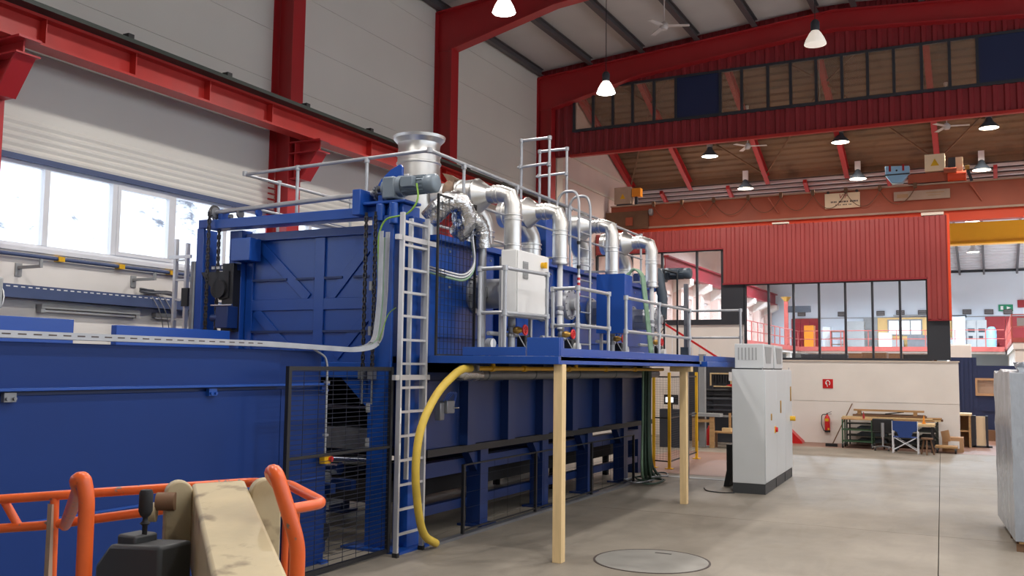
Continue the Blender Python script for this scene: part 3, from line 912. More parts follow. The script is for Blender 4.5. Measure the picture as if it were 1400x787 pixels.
b = MB().box(-6.55, -6.32, 9.32, 9.7, 3.78, 4.16).cyl((-6.62, 9.28, 3.95), (-6.62, 9.28, 4.16), .06, 14).cyl((-6.40, 9.24, 3.90), (-6.40, 9.24, 4.16), .055, 14)
part('motor_bracket', b, M['blue'], t, bevel=.01)
for z in (1.2, 1.62, 2.55, 3.1):
    part('sensor', MB().box(-6.735, -6.70, 9.235, 9.27, z, z + .11), M['grille'], t)
b = MB().box(-9.14, -8.80, 9.36, 9.58, 3.57, 3.88)
part('counterweight_box', b, M['blue'], t, bevel=.008)
b = MB().box(-9.33, -9.13, 9.42, 9.55, 2.62, 3.55)
part('guide_cover', b, M['black'], t)
b = MB().cyl((-9.36, 9.36, 3.20), (-9.36, 9.52, 3.20), .13, 16).prism([(-9.72, 3.44), (-9.2, 3.44), (-9.2, 3.08), (-9.36, 3.05)], 'Y', 9.40, 9.5)
part('roller', b, M['black'], t)
b = MB().box(-9.32, -9.10, 9.30, 9.5, 2.66, 2.96).cyl((-9.42, 9.34, 2.80), (-9.30, 9.34, 2.80), .05, 10)
part('latch_block', b, M['blue_hull'], t, bevel=.01)
part('latch_pin', MB().cyl((-9.40, 9.30, 2.97), (-9.02, 9.30, 2.97), .012, 8), M['chrome'], t)
b = MB().box(-9.62, -9.1, 9.48, 9.52, 3.46, 3.54)
part('cross_strut', b, M['blue_hull'], t)
for i in range(5):
    part('strut_plate', MB().box(-9.58 + i * .09, -9.53 + i * .09, 9.46, 9.48, 3.485, 3.52), M['paper'], t)

# ---- gear motor on the tower
def gear_motor(name, label, L, m):
    x, y, z = L
    t = thing(name, label, 'motor', L)
    b = MB().box(x - .16, x + .02, y - .13, y + .13, z - .14, z + .13).cyl((x - .20, y, z), (x - .16, y, z), .12, 18)
    part('gearbox', b, m, t, bevel=.03)
    b = MB().cyl((x + .02, y, z + .02), (x + .09, y, z + .02), .13, 20).cyl((x + .09, y, z + .02), (x + .42, y, z + .02), .105, 20)
    part('stator', b, m, t)
    for k in range(16):
        a = 2 * math.pi * k / 16
        p = Vector((0, math.cos(a), math.sin(a)))
        q = Vector((x + .10, y, z + .02)) + p * .11
        if k == 0:
            f0 = None
        part('cooling_fin', MB().bar(q, q + Vector((.30, 0, 0)), .008, .02, up=p), m, t, smooth=False)
    b = MB().lathe((x + .42, y, z + .02), [(.11, 0), (.118, .03), (.115, .12), (.09, .14), (0, .14)], 20, (1, 0, 0))
    part('fan_cowl', b, m, t)
    b = MB().box(x + .15, x + .32, y - .19, y - .10, z - .03, z + .10)
    part('terminal_box', b, m, t, bevel=.01)
    b = MB().cyl((x - .30, y, z + .0), (x - .20, y, z), .035, 12)
    part('shaft_stub', b, M['black'], t)
    return t
gear_motor('gear_motor', 'grey gear motor on top of the blue door tower beside the shiny stack', (-6.42, 9.36, 4.36), M['motor'])
b = MB().tube(fillet([(-6.05, 9.2, 4.36), (-5.98, 9.15, 4.15), (-6.1, 9.12, 3.98), (-6.45, 9.12, 3.95), (-6.52, 9.1, 3.75), (-6.5, 9.1, 3.2)], .12), .011, 6)
solo('motor_cable', b, M['wiregreen'], 'green-yellow cable looping from the grey motor down behind the ladder', 'cable')

# ---- furnace door
t = thing('furnace_door', 'large blue furnace door with raised crossing stiffeners', 'door', (-7.95, 9.66, 2.2))
part('door_plate', MB().box(-9.12, -6.88, 9.66, 9.76, 2.20, 3.98), M['blue'], t, bevel=.006)
def db(x0, z0, x1, z1, w, d=.03):
    return MB().bar((x0, 9.66 - d / 2, z0), (x1, 9.66 - d / 2, z1), w, d, up=(0, 1, 0)) if False else MB().bar((x0, 9.66 - d / 2, z0), (x1, 9.66 - d / 2, z1), d, w, up=(0, 0, 1)) if abs(x1 - x0) > .01 else MB().box(x0 - w / 2, x0 + w / 2, 9.66 - d, 9.66, z0, z1)
part('stiffener', db(-7.83, 2.22, -7.83, 3.92, .16), M['blue'], t, bevel=.004)
part('stiffener', db(-9.02, 2.98, -6.95, 2.98, .15, .026), M['blue'], t, bevel=.004)
part('stiffener', MB().box(-9.10, -6.9, 9.60, 9.66, 3.86, 3.97), M['blue'], t, bevel=.004)
for x in (-9.04, -6.96):
    part('stiffener', db(x, 2.22, x, 3.86, .12), M['blue'], t, bevel=.004)
for (x0, z0, x1, z1) in ((-8.92, 3.84, -8.02, 3.06), (-6.98, 3.80, -7.66, 3.06), (-8.92, 2.90, -8.2, 2.26), (-6.98, 2.90, -7.55, 2.30)):
    part('diagonal', db(x0, z0, x1, z1, .14, .022), M['blue'], t, bevel=.004)
for (x0, x1, z) in ((-8.98, -8.38, 3.32), (-8.22, -7.91, 3.32), (-7.75, -7.45, 3.32), (-7.28, -7.02, 3.32), (-8.98, -7.91, 2.62), (-7.75, -7.0, 2.62)):
    part('shadow_line_rib', db(x0, z, x1, z, .03, .035), M['blue_hull'], t)  # shadow edges of the raised bars painted as darker blue strips

# ---- roller table seen through the open mouth
t = thing('roller_table', 'roller table with a bright steel roller inside the gap behind the mesh guard', 'roller table', (-7.7, 9.0, 0))
part('roller', MB().cyl((-8.25, 9.08, 0.93), (-6.98, 9.08, 0.95), .075, 18), M['chrome'], t)
part('roller', MB().cyl((-8.25, 10.0, 0.93), (-6.98, 10.0, 0.95), .075, 18), M['chrome'], t)
for x in (-7.62, -7.35, -7.12):
    part('bearing', MB().cyl((x - .04, 8.98, .84), (x + .04, 8.98, .84), .07, 12), M['steel'], t)
part('frame', MB().box(-8.6, -6.9, 8.8, 8.9, .68, .80).box(-8.6, -6.9, 9.2, 9.3, .68, .80), M['blue_hull'], t)
part('drip_tray', MB().box(-8.2, -7.05, 8.7, 9.25, .52, .56), M['steel'], t)
for x in (-8.5, -7.08):
    part('leg', MB().box(x - .05, x + .05, 8.8, 8.9, 0, .68), M['blue_hull'], t)
b = MB().cyl((-7.12, 8.78, .25), (-6.95, 8.78, .25), .10, 16)
part('tension_wheel', b, M['black'], t)

# ---- furnace body
FX0, FX1, FYA, FYB = -9.0, -6.22, 9.80, 18.35
t = thing('furnace', 'long blue furnace body on legs behind the service platform', 'furnace', (-7.6, 14, 0))
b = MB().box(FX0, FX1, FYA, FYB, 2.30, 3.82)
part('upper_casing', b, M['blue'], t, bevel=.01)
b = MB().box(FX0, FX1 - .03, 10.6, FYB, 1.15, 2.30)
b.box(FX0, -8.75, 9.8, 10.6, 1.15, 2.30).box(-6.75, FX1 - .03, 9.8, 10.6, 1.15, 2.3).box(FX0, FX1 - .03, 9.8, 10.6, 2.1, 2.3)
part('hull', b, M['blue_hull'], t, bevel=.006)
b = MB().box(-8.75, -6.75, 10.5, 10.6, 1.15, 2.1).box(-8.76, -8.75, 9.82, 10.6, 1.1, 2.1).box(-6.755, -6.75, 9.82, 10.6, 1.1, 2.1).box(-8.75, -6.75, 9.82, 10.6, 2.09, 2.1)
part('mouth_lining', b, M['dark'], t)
b = MB().box(-8.7, -6.8, 9.9, 10.0, 1.62, 1.66)
part('mouth_bar', b, M['steel'], t)
part('mouth_sill', MB().box(-8.75, -6.75, 9.86, 10.5, 1.10, 1.38), M['steel'], t)
rib = None; y = 10.75
while y < 18.3:
    if rib is None:
        rib = part('hull_rib', MB().box(FX1 - .03, FX1 + .10, y - .11, y + .11, 1.16, 2.28), M['blue_hull'], t, smooth=False); ry = y
    else:
        again(rib, (0, y - ry, 0), t)
    y += 1.15
part('seam_rail', MB().box(FX1 - .03, FX1 + .01, 9.8, FYB, 1.98, 2.0), M['blue_hull'], t)
part('hull_rim', MB().box(FX1 - .20, FX1 + .02, 9.8, FYB, 1.06, 1.15), M['black'], t)
for x in (FX1 - .35, FX0 + .2):
    part('support_beam', MB().box(x - .08, x + .08, 9.8, FYB, .74, .93), M['blue_hull'], t)
    part('lower_beam', MB().box(x - .05, x + .05, 9.8, FYB, .26, .38), M['blue_hull'], t)
for y in (11.45, 13.45, 15.3, 17.1):
    for x in (FX1 - .20, FX0 + .2):
        part('leg', MB().box(x - .11, x + .11, y - .11, y + .11, .03, 1.06).prism([(y - .11, .74), (y - .11, 1.02), (y - .36, 1.02)], 'X', x - .06, x + .06), M['blue_hull'], t)
        part('foot_plate', MB().box(x - .2, x + .2, y - .2, y + .2, 0, .03), M['blue_hull'], t)
part('shade_block', MB().box(-8.4, -6.95, 9.95, 18.2, .42, .70), M['dark'], t)  # added block on legs, no real conveyor; darkens the space under the hull
for y in (10.0, 12.6, 15.4, 18.0):
    for x in (-8.3, -7.15):
        part('shade_block_leg', MB().box(x, x + .1, y, y + .1, 0, .42), M['dark'], t)
for y in (10.4, 12.4, 14.4, 16.2):
    part('cross_beam', MB().box(FX0 + .2, FX1 - .3, y - .06, y + .06, .76, .90), M['blue_hull'], t)
# casing details on the burner side
for y in (11.55, 13.6, 15.65):
    part('casing_rib', MB().box(FX1, FX1 + .09, y - .05, y + .05, 2.5, 3.8), M['blue'], t)
for (y0, y1, z0, z1) in ((9.95, 11.4, 2.55, 3.72), (12.15, 13.4, 2.6, 3.74), (14.2, 15.5, 2.6, 3.74), (16.3, 17.6, 2.6, 3.74)):
    part('access_plate', MB().box(FX1, FX1 + .04, y0, y1, z0, z1), M['blue'], t, bevel=.005)
part('roof_edge', MB().box(FX1 - .02, FX1 + .14, 9.8, FYB, 3.76, 3.83), M['blue'], t)
bolt = None
for y in (10.2, 10.75, 11.3, 12.3, 12.8, 13.3, 14.4, 15.0, 16.5, 17.2):
    for z in (3.66, 3.2):
        if bolt is None:
            bolt = part('bolt', MB().cyl((FX1 + .04, y, z), (FX1 + .055, y, z), .016, 8), M['galv'], t); b0 = (y, z)
        else:
            again(bolt, (0, y - b0[0], z - b0[1]), t)
b = MB().box(FX1 - .5, FX1 + .10, 13.0, 13.4, 3.83, 4.62)
part('roof_plate', b, M['blue'], t, bevel=.01)
part('roof_walkway', MB().box(FX0, FX1 - .9, 9.9, 18.2, 3.83, 3.87), M['galv'], t)

# ---- black mesh fence low along the machine foot
b = None
t = thing('foot_fence', 'low black wire fence along the floor under the furnace', 'fence', (-6.12, 13.5, 0))
for y in (10.55, 12.7, 14.9, 17.0):
    part('post', MB().box(-6.14, -6.10, y - .02, y + .02, 0, .92), M['black'], t, smooth=False)
part('rail', MB().box(-6.13, -6.11, 10.55, 17.0, .90, .92), M['black'], t, smooth=False)
part('rail', MB().box(-6.13, -6.11, 10.55, 17.0, .07, .09), M['black'], t, smooth=False)
b = MB()
z = .15
while z < .9:
    b.box(-6.122, -6.119, 10.55, 17.0, z, z + .0025); z += .2
y = 10.6
while y < 17:
    b.box(-6.124, -6.121, y, y + .0025, .08, .9); y += .4
part('wire_mesh', b, M['wire'], t, smooth=False, kind='stuff')
part('floor_kerb', MB().box(-6.17, -6.07, 9.9, 18.2, 0, .035), M['steel'], t, smooth=False)

# ---- aluminium ladders
def ladder(name, label, x, y0, y1, z0, z1, ext, group=None):
    t = thing(name, label, 'ladder', (x, (y0 + y1) / 2, z0), group)
    for y in (y0, y1):
        part('stile', MB().box(x - .03, x + .03, y - .017, y + .017, z0 + .03, z1), M['alu'], t, smooth=False, bevel=.003)
        part('foot', MB().box(x - .035, x + .035, y - .022, y + .022, z0, z0 + .05), M['rubber'], t, smooth=False)
    z = z0 + .25; r0 = None
    while z < z1 - .05:
        if r0 is None:
            r0 = part('rung', MB().box(x - .014, x + .014, y0 + .017, y1 - .017, z - .014, z + .014), M['alu'], t, smooth=False); zz = z
        else:
            again(r0, (0, 0, z - zz), t)
        z += .28
    if ext:
        xa, ya, yb, za, zb = ext
        for y in (ya, yb):
            part('extension_stile', MB().box(xa - .025, xa + .025, y - .016, y + .016, za, zb), M['alu'], t, smooth=False)
        z = z0 + .25 + .28 * math.ceil((za - z0 - .25 + .05) / .28); r0 = None
        while z < zb - .05:
            if r0 is None:
                r0 = part('extension_rung', MB().box(xa - .012, xa + .012, ya + .016, yb - .016, z - .013, z + .013), M['alu'], t, smooth=False); zz = z
            else:
                again(r0, (0, 0, z - zz), t)
            z += .28
    return t
L = ladder('extension_ladder', 'aluminium extension ladder standing on the floor against the door tower', -6.115, 9.02, 9.56, 0, 3.99, (-6.18, 9.30, 9.60, .85, 3.96))
for (z, h) in ((1.52, .18), (1.16, .14)):
    part('sticker', MB().box(-6.084, -6.0835, 9.008, 9.032, z, z + h), M['paper'], L, smooth=False)
part('wall_bracket', MB().box(-6.15, -6.10, 8.92, 9.80, 3.66, 3.72), M['alu'], L, smooth=False)
part('wall_bracket', MB().box(-6.15, -6.10, 8.92, 9.66, 2.02, 2.08), M['alu'], L, smooth=False)
# far-side ladder runs across the tower
t = thing('side_ladder', 'narrow aluminium ladder on the far left side of the tower in front of the window', 'ladder', (-10.2, 9.5, 0))
for x in (-10.31, -10.09):
    part('stile', MB().box(x - .02, x + .02, 9.47, 9.53, 0.0, 3.95 if x < -10.2 else 3.88), M['alu'], t, smooth=False)
r0 = None
for k in range(13):
    z = .28 + k * .28
    if r0 is None:
        r0 = part('rung', MB().box(-10.29, -10.11, 9.49, 9.515, z - .013, z + .013), M['alu'], t, smooth=False)
    else:
        again(r0, (0, 0, k * .28), t)
part('wall_bracket', MB().box(-10.42, -9.99, 9.46, 9.49, 3.66, 3.71), M['alu'], t, smooth=False)
b = MB().box(-10.14, -10.02, 9.46, 9.5, 2.98, 3.24)
part('perforated_plate', b, M['black'], t)

# ---- roof guard rail, clamped tube with corner fittings
def tube_rail(t, pts, r=.024, m='galv'):
    return part('rail', MB().tube(fillet(pts, .05, 3), r, 8), M[m], t)
def fitting(t, p, r=.036):
    return part('fitting', MB().lathe((p[0], p[1], p[2]), [(0, -.035), (r, -.03), (r, .03), (0, .035)], 10), M['galv'], t)
t = thing('roof_railing', 'galvanised tube railing round the furnace roof', 'railing', (-7.6, 14, 3.83))
xr, xl, ya, yb = -6.13, -9.16, 9.60, 17.5
tube_rail(t, [(xl, ya, 4.81), (xr, ya, 4.86), (xr, yb, 4.80)])
tube_rail(t, [(xl, ya, 4.81), (xl, yb, 4.80)])
tube_rail(t, [(xl, yb - .2, 4.36), (xl, ya + .1, 4.36)], .02)
tube_rail(t, [(xr, 10.3, 4.35), (xr, yb, 4.35)], .02)
for (x, y) in ((-8.22, ya), (-7.08, ya), (-9.16, 10.3), (-9.16, 12), (-9.16, 14), (-9.16, 16), (-6.13, 10.45), (-6.13, 12.0), (-6.13, 13.95), (-6.13, 16.0), (-6.13, 17.45)):
    zb = 4.16 if y < 9.7 else 3.83
    part('post', MB().cyl((x, y, zb), (x, y, 4.82), .022, 8), M['galv'], t)
    fitting(t, (x, y, 4.82))
fitting(t, (xl, ya, 4.82)); fitting(t, (xr, ya, 4.86))

# two tall gate frames over the roof hatch
for i, (x0, x1, y, z) in enumerate(((-6.67, -6.17, 13.2, 5.84), (-6.82, -6.31, 14.2, 5.89))):
    t = thing('hatch_frame', ('nearer and taller-looking' if i == 0 else 'farther') + ' of two galvanised tube frames rising over the furnace roof', 'railing', ((x0 + x1) / 2, y, 3.83), 'tube frames over the roof')
    b = MB().tube(fillet([(x0, y, 3.83), (x0, y, z), (x1, y, z), (x1, y, 3.83)], .04, 3), .024, 8)
    part('frame', b, M['galv'], t)
    part('rail', MB().cyl((x0 - .05, y - .03, z - .44), (x1 + .03, y - .03, z - .42), .022, 8), M['galv'], t)
    for x in (x0, x1):
        fitting(t, (x, y, z)); fitting(t, (x, y - .02, z - .43))

# ---- roof access ladder with hooped stiles
t = thing('roof_ladder', 'grey steel ladder with hooped handrails from the platform to the furnace roof', 'ladder', (-5.66, 13.4, 2.33))
for y in (13.22, 13.68):
    b = MB().tube(fillet([(-5.66, y, 2.33), (-5.66, y, 4.80), (-5.72, y, 4.95), (-5.95, y, 4.95), (-6.04, y, 4.80), (-6.04, y, 4.55)], .10, 4), .022, 8)
    part('stile', b, M['galv'], t)
r0 = None
for k in range(9):
    z = 2.55 + k * .25
    if r0 is None:
        r0 = part('rung', MB().cyl((-5.66, 13.22, z), (-5.66, 13.68, z), .012, 8), M['galv'], t)
    else:
        again(r0, (0, 0, k * .25), t)
b = MB()
for k in range(4):
    b.cyl((-5.66, 13.22, 3.30 + k * .08), (-5.66, 13.22, 3.34 + k * .08), .0245, 10)
part('warning_band', b, M['red_bright'], t)
b = MB()
for k in range(4):
    b.cyl((-5.66, 13.22, 3.34 + k * .08), (-5.66, 13.22, 3.38 + k * .08), .0245, 10)
part('warning_band', b, M['paper'], t)
for z in (3.72, 4.1):
    part('clamp', MB().cyl((-5.66, 13.22, z), (-5.66, 13.22, z + .05), .032, 10), M['black'], t)

# ---- exhaust stack
t = thing('exhaust_stack', 'thick shiny exhaust stack with a flared rim above the door tower', 'chimney', (-7.06, 10.78, 3.87))
sx, sy = -7.06, 10.78
prof = [(.30, 3.875), (.30, 4.98), (.315, 4.99), (.315, 5.01), (.30, 5.02), (.30, 5.10), (.315, 5.11), (.315, 5.13), (.30, 5.14), (.29, 5.22), (.30, 5.28), (.36, 5.34), (.37, 5.38), (.34, 5.385), (.27, 5.30), (.27, 4.9)]
part('barrel', MB().lathe((sx, sy, 0), prof, 32), M['foil'], t)
b = MB().box(sx - .08, sx + .06, sy - .34, sy - .29, 4.55, 4.80)
part('inspection_cover', b, M['galv'], t, bevel=.01)
b = MB().cyl((sx - .02, sy - .40, 4.68), (sx - .02, sy - .33, 4.68), .02, 10).cyl((sx - .20, sy - .39, 4.68), (sx - .02, sy - .39, 4.68), .012, 8)
part('cover_handle', b, M['brass'], t)

# collector duct going from the stack along the roof
t = thing('collector_duct', 'thick shiny duct from the stack with a brown cloth-wrapped joint', 'duct', (-6.5, 10.82, 4.25))
part('stub', MB().cyl((-6.77, 10.80, 4.50), (-6.52, 10.82, 4.50), .20, 24), M['foil'], t)
part('barrel', MB().lathe((-6.40, 10.84, 4.51), [(0, -.04), (.21, -.04), (.21, 0), (.225, .01), (.225, .03), (.21, .04), (.21, .24)], 24, (1, 0, 0)), M['foil'], t)
b = MB().tube([(-6.57, 10.82, 4.50), (-6.53, 10.82, 4.50), (-6.49, 10.82, 4.50), (-6.43, 10.83, 4.51)], [.205, .235, .215, .228], 14)
for i, v in enumerate(b.v):
    b.v[i] = tuple(Vector(v) + Vector((random.uniform(-.02, .02), random.uniform(-.02, .02), random.uniform(-.02, .03))))
part('cloth_wrap', b, M['cloth'], t)
b = MB().prism([(-6.54, 4.68), (-6.66, 4.84), (-6.52, 4.80), (-6.38, 4.72)], 'Y', 10.76, 10.82)
part('cloth_tail', b, M['cloth'], t)

# flexible foil hoses below it
t = thing('foil_flex_hose', 'crumpled silver flexible foil hose behind the upper mesh guard', 'hose', (-6.1, 10.2, 3.9))
pts = fillet([(-6.35, 9.95, 4.05), (-6.12, 10.0, 4.28), (-5.98, 10.15, 4.30), (-5.98, 10.30, 4.05), (-6.15, 10.35, 3.9)], .18, 6)
rr = [.13 + .012 * (i % 2) for i in range(len(pts))]
part('hose', MB().tube(pts, rr, 18), M['crumple'], t)
pts = fillet([(-6.05, 10.15, 4.08), (-5.98, 10.35, 4.12), (-5.95, 10.62, 4.05), (-5.95, 10.66, 3.75)], .22, 8)
rr = [.11 + .010 * (i % 2) for i in range(len(pts))]
part('hose_end', MB().tube(pts, rr, 18), M['crumple'], t)
part('down_pipe', MB().cyl((-5.95, 10.66, 2.33), (-5.95, 10.66, 3.80), .055, 12), M['galv'], t)
pts = fillet([(-6.2, 9.75, 3.42), (-6.0, 9.8, 3.36), (-5.88, 10.1, 3.32), (-5.85, 10.3, 3.5), (-5.9, 10.3, 3.85)], .2, 6)
for d in (0, .035, .07):
    part('cable', MB().tube([p + Vector((0, 0, -d)) for p in pts], .016, 6), M['galv' if d < .05 else 'hosegreen'], t)
mesh_guard('upper_mesh_guard', 'black-framed wire mesh guard standing on the platform beside the ladder top', -6.0, 9.62, 10.55, 2.31, 4.31, [3.32], .09, .09, r=.013)

# ---- four recuperator pipes
PYS = [10.85, 12.38, 14.50, 16.54]
ZT = [4.50, 4.50, 4.58, 4.55]
words = ['first shiny jacketed burner exhaust pipe, nearest the mesh guard', 'second shiny jacketed burner exhaust pipe, right of the pale switch box top',
         'third shiny jacketed burner exhaust pipe, behind the hooped ladder', 'last shiny jacketed burner exhaust pipe, nearest the red wall']
for i, (y, zt) in enumerate(zip(PYS, ZT)):
    x = -5.60
    t = thing('exhaust_pipe', words[i], 'exhaust pipe', (x, y, 2.33), 'jacketed exhaust pipes on the burner side')
    rj = .115
    b = MB().tube(fillet([(x - .36, y, zt), (x, y, zt), (x, y, 4.0)], .17, 2), rj, 32)
    part('elbow', b, M['foil'], t)
    part('pipe_band', MB().lathe((x - .30, y, zt), [(rj, 0), (rj + .012, .005), (rj + .012, .03), (rj, .035), (rj, .06), (rj + .012, .065), (rj + .012, .09), (rj, .095)], 20, (1, 0, 0)), M['foil'], t)
    b = MB().lathe((x, y, 0), [(rj, 3.70), (rj + .012, 3.705), (rj + .012, 3.73), (rj, 3.735), (rj, 3.78), (rj + .01, 3.785), (rj + .01, 3.80), (rj, 3.805), (rj, 4.12), (rj + .01, 4.125), (rj + .01, 4.14), (rj, 4.145), (rj, 4.18), (rj + .01, 4.185), (rj + .01, 4.2), (rj, 4.205)], 22)
    b.cyl((x, y, 3.695), (x, y, 3.70), rj, 22)
    part('jacket', b, M['foil'], t)
    part('gas_pipe', MB().cyl((x, y, 2.75), (x, y, 3.70), .042, 14), M['cabwhite'], t)
    b = MB().lathe((x, y, 0), [(.042, 2.95), (.06, 2.96), (.06, 3.0), (.045, 3.02), (.06, 3.04), (.06, 3.08), (.042, 3.09)], 14)
    part('union', b, M['galv'], t)
    # cone and big horizontal drum
    b = MB().lathe((x - .54, y, zt), [(0, -.02), (.215, -.02), (.235, 0), (.235, .02), (.12, .18), (rj + .005, .20)], 24, (1, 0, 0))
    part('cone', b, M['foil'], t)
    if i > 0:
        b = MB().lathe((x - .56, y, zt), [(0, -.42), (.205, -.42), (.205, -.36), (.218, -.35), (.218, -.33), (.205, -.32), (.205, 0)], 24, (1, 0, 0))
        part('drum', b, M['foil'], t)
    # riser from the furnace roof joining the drum
    xx, yy = x - .68, y + .36
    b = MB().tube(fillet([(xx, yy, 3.86), (xx, yy, 4.18), (x - .72, y + .02, zt - .06)], .14, 5), .175, 22)
    part('riser', b, M['foil'], t)
    b = MB().lathe((xx, yy, 0), [(.175, 3.98), (.19, 3.985), (.19, 4.005), (.177, 4.01), (.177, 4.05), (.19, 4.055), (.19, 4.075), (.175, 4.08)], 22)
    part('riser_band', b, M['foil'], t)
    part('bracket_arm', MB().bar((FX1 + .14, y - .05, 3.80), (x - .10, y, 3.80), .05, .03), M['galv'], t)

# ---- burners
BYS = [10.9, 12.95, 15.0, 17.1]
bw = ['nearest burner, in front of the mesh guard and left of the pale switch box', 'second burner, right of the pale switch box',
      'third burner, partly behind the tall blue box', 'fourth burner, beyond the green hoses']
b0 = None
for i, y in enumerate(BYS):
    if b0 is None:
        x0, z = FX1 + .04, 3.16
        t = thing('burner', bw[0], 'burner', (x0, y, z), 'grey drum burners along the casing')
        part('mount_flange', MB().cyl((x0, y, z), (x0 + .03, y, z), .26, 28), M['galv'], t)
        b = MB().lathe((x0, y, z), [(.20, .03), (.20, .46), (.24, .46), (.24, .50), (.22, .50)], 28, (1, 0, 0))
        part('drum', b, M['galv'], t)
        part('end_plate', MB().cyl((x0 + .50, y, z), (x0 + .52, y, z), .235, 28), M['galv'], t)
        for k in range(12):
            a = 2 * math.pi * k / 12
            q = (x0 + .52, y + .21 * math.cos(a), z + .21 * math.sin(a))
            part('bolt', MB().cyl(q, (q[0] + .015, q[1], q[2]), .012, 6), M['steel'], t)
        for k in range(8):
            a = 2 * math.pi * k / 8 + .2
            q = (x0 + .03, y + .235 * math.cos(a), z + .235 * math.sin(a))
            part('bolt', MB().cyl(q, (q[0] + .018, q[1], q[2]), .012, 6), M['steel'], t)
        part('control_box', MB().box(x0 + .12, x0 + .30, y - .235, y - .19, z - .07, z + .07), M['steel'], t, bevel=.006)
        part('ignition_head', MB().cyl((x0 + .52, y, z), (x0 + .60, y, z), .09, 16).cyl((x0 + .56, y + .03, z - .16), (x0 + .56, y + .03, z - .02), .03, 10), M['galv'], t)
        part('flame_sensor', MB().cyl((x0 + .52, y + .08, z + .06), (x0 + .62, y + .08, z + .06), .022, 10), M['black'], t)
        part('ignition_lead', MB().tube(fillet([(x0 + .6, y + .08, z + .06), (x0 + .66, y + .05, z - .1), (x0 + .55, y - .05, z - .32), (x0 + .5, y - .02, z - .5)], .1), .008, 6), M['black'], t)
        b0 = t
    else:
        copy_thing(b0, (FX1 + .04, y, 3.16 - .012 * i), 0, bw[i])

# gas valve trains below each exhaust pipe
v0 = None
vw = ['valve train with a red wheel behind the nearest railing loop', 'valve train with a red wheel between the switch box and the second railing loop',
      'valve train with a red wheel right of the second railing loop', 'valve train with a red wheel beyond the green hoses']
for i, y in enumerate([10.85, 12.42, 14.50, 16.54]):
    L = (-5.60, y, 2.31)
    if v0 is None:
        t = thing('valve_train', vw[0], 'valve', L, 'gas valve trains on the platform')
        x, y_, z = L
        part('riser_pipe', MB().cyl((x, y, z), (x, y, z + .26), .05, 12), M['galv'], t)
        part('valve_body', MB().lathe((x, y, z + .26), [(.055, 0), (.055, .04), (.035, .06), (.05, .10), (.035, .14), (.055, .16), (.055, .20), (.045, .44)], 14), M['steel'], t)
        part('brass_valve', MB().lathe((x + .02, y, z + .36), [(.02, 0), (.045, .03), (.05, .08), (.03, .13), (.02, .16)], 12, (1, 0, 0)), M['brass'], t)
        b = MB().tube([(x + .20, y + .06 * math.cos(a), z + .36 + .06 * math.sin(a)) for a in [k * math.pi / 8 for k in range(16)]], .014, 6, closed=True)
        for k in range(3):
            a = k * math.pi / 3
            b.bar((x + .20, y - .06 * math.cos(a), z + .36 - .06 * math.sin(a)), (x + .20, y + .06 * math.cos(a), z + .36 + .06 * math.sin(a)), .012, .012)
        part('hand_wheel', b, M['red_bright'], t)
        part('actuator', MB().box(x - .06, x + .08, y + .26, y + .44, z + .02, z + .30), M['black'], t, bevel=.02)
        part('actuator_cap', MB().cyl((x + .08, y + .35, z + .17), (x + .15, y + .35, z + .17), .075, 14), M['cabwhite'], t)
        part('regulator', MB().box(x - .08, x + .10, y - .02, y + .46, z + .0, z + .10), M['steel'], t, bevel=.015)
        part('side_pipe', MB().cyl((x - .05, y - .55, z + .30), (x - .05, y + .25, z + .30), .028, 10), M['galv'], t)
        part('impulse_line', MB().tube(fillet([(x + .05, y + .05, z + .34), (x + .14, y + .1, z + .16), (x + .14, y + .22, z + .08), (x + .1, y + .33, z + .16)], .08), .008, 6), M['galv'], t)
        v0 = t
    else:
        copy_thing(v0, L, 0, vw[i])
t = thing('pressure_gauge', 'round pressure gauge low behind the nearest railing loop', 'gauge', (-5.45, 9.98, 2.4))
part('case', MB().cyl((-5.47, 9.98, 2.47), (-5.40, 9.96, 2.47), .065, 18), M['galv'], t)
part('dial', MB().cyl((-5.40, 9.96, 2.47), (-5.398, 9.96, 2.47), .055, 18), M['paper'], t)
part('stem', MB().cyl((-5.45, 9.98, 2.31), (-5.45, 9.98, 2.41), .012, 8), M['brass'], t)

# ---- pale switch box
t = thing('switch_box', 'pale grey wall switch box with a vent and a yellow turning knob', 'switch cabinet', (-5.3, 10.6, 2.78))
x0, x1, y0, y1 = -5.54, -5.30, 10.42, 11.36
part('body', MB().box(x0, x1 - .02, y0, y1, 2.83, 3.68), M['cabwhite'], t, bevel=.008)
part('door', MB().box(x1 - .018, x1, y0 + .01, y1 - .01, 2.84, 3.67), M['cabwhite'], t, bevel=.005)
part('vent', MB().box(x1, x1 + .012, 10.56, 10.70, 3.32, 3.54), M['grille'], t)
for k in range(8):
    part('louvre', MB().box(x1 + .012, x1 + .018, 10.57, 10.69, 3.335 + k * .025, 3.347 + k * .025), M['grille'], t, smooth=False)
part('knob', MB().cyl((x1, 11.13, 3.54), (x1 + .05, 11.13, 3.54), .042, 16).box(x1 + .05, x1 + .075, 11.115, 11.145, 3.50, 3.58), M['yellow'], t)
part('door_handle', MB().box(x1, x1 + .02, 11.24, 11.30, 3.0, 3.24), M['grille'], t)
for y in (y0 + .03, y1 - .06):
    part('stand', MB().box(x0 - .04, x0, y, y + .05, 2.31, 3.6), M['galv'], t)

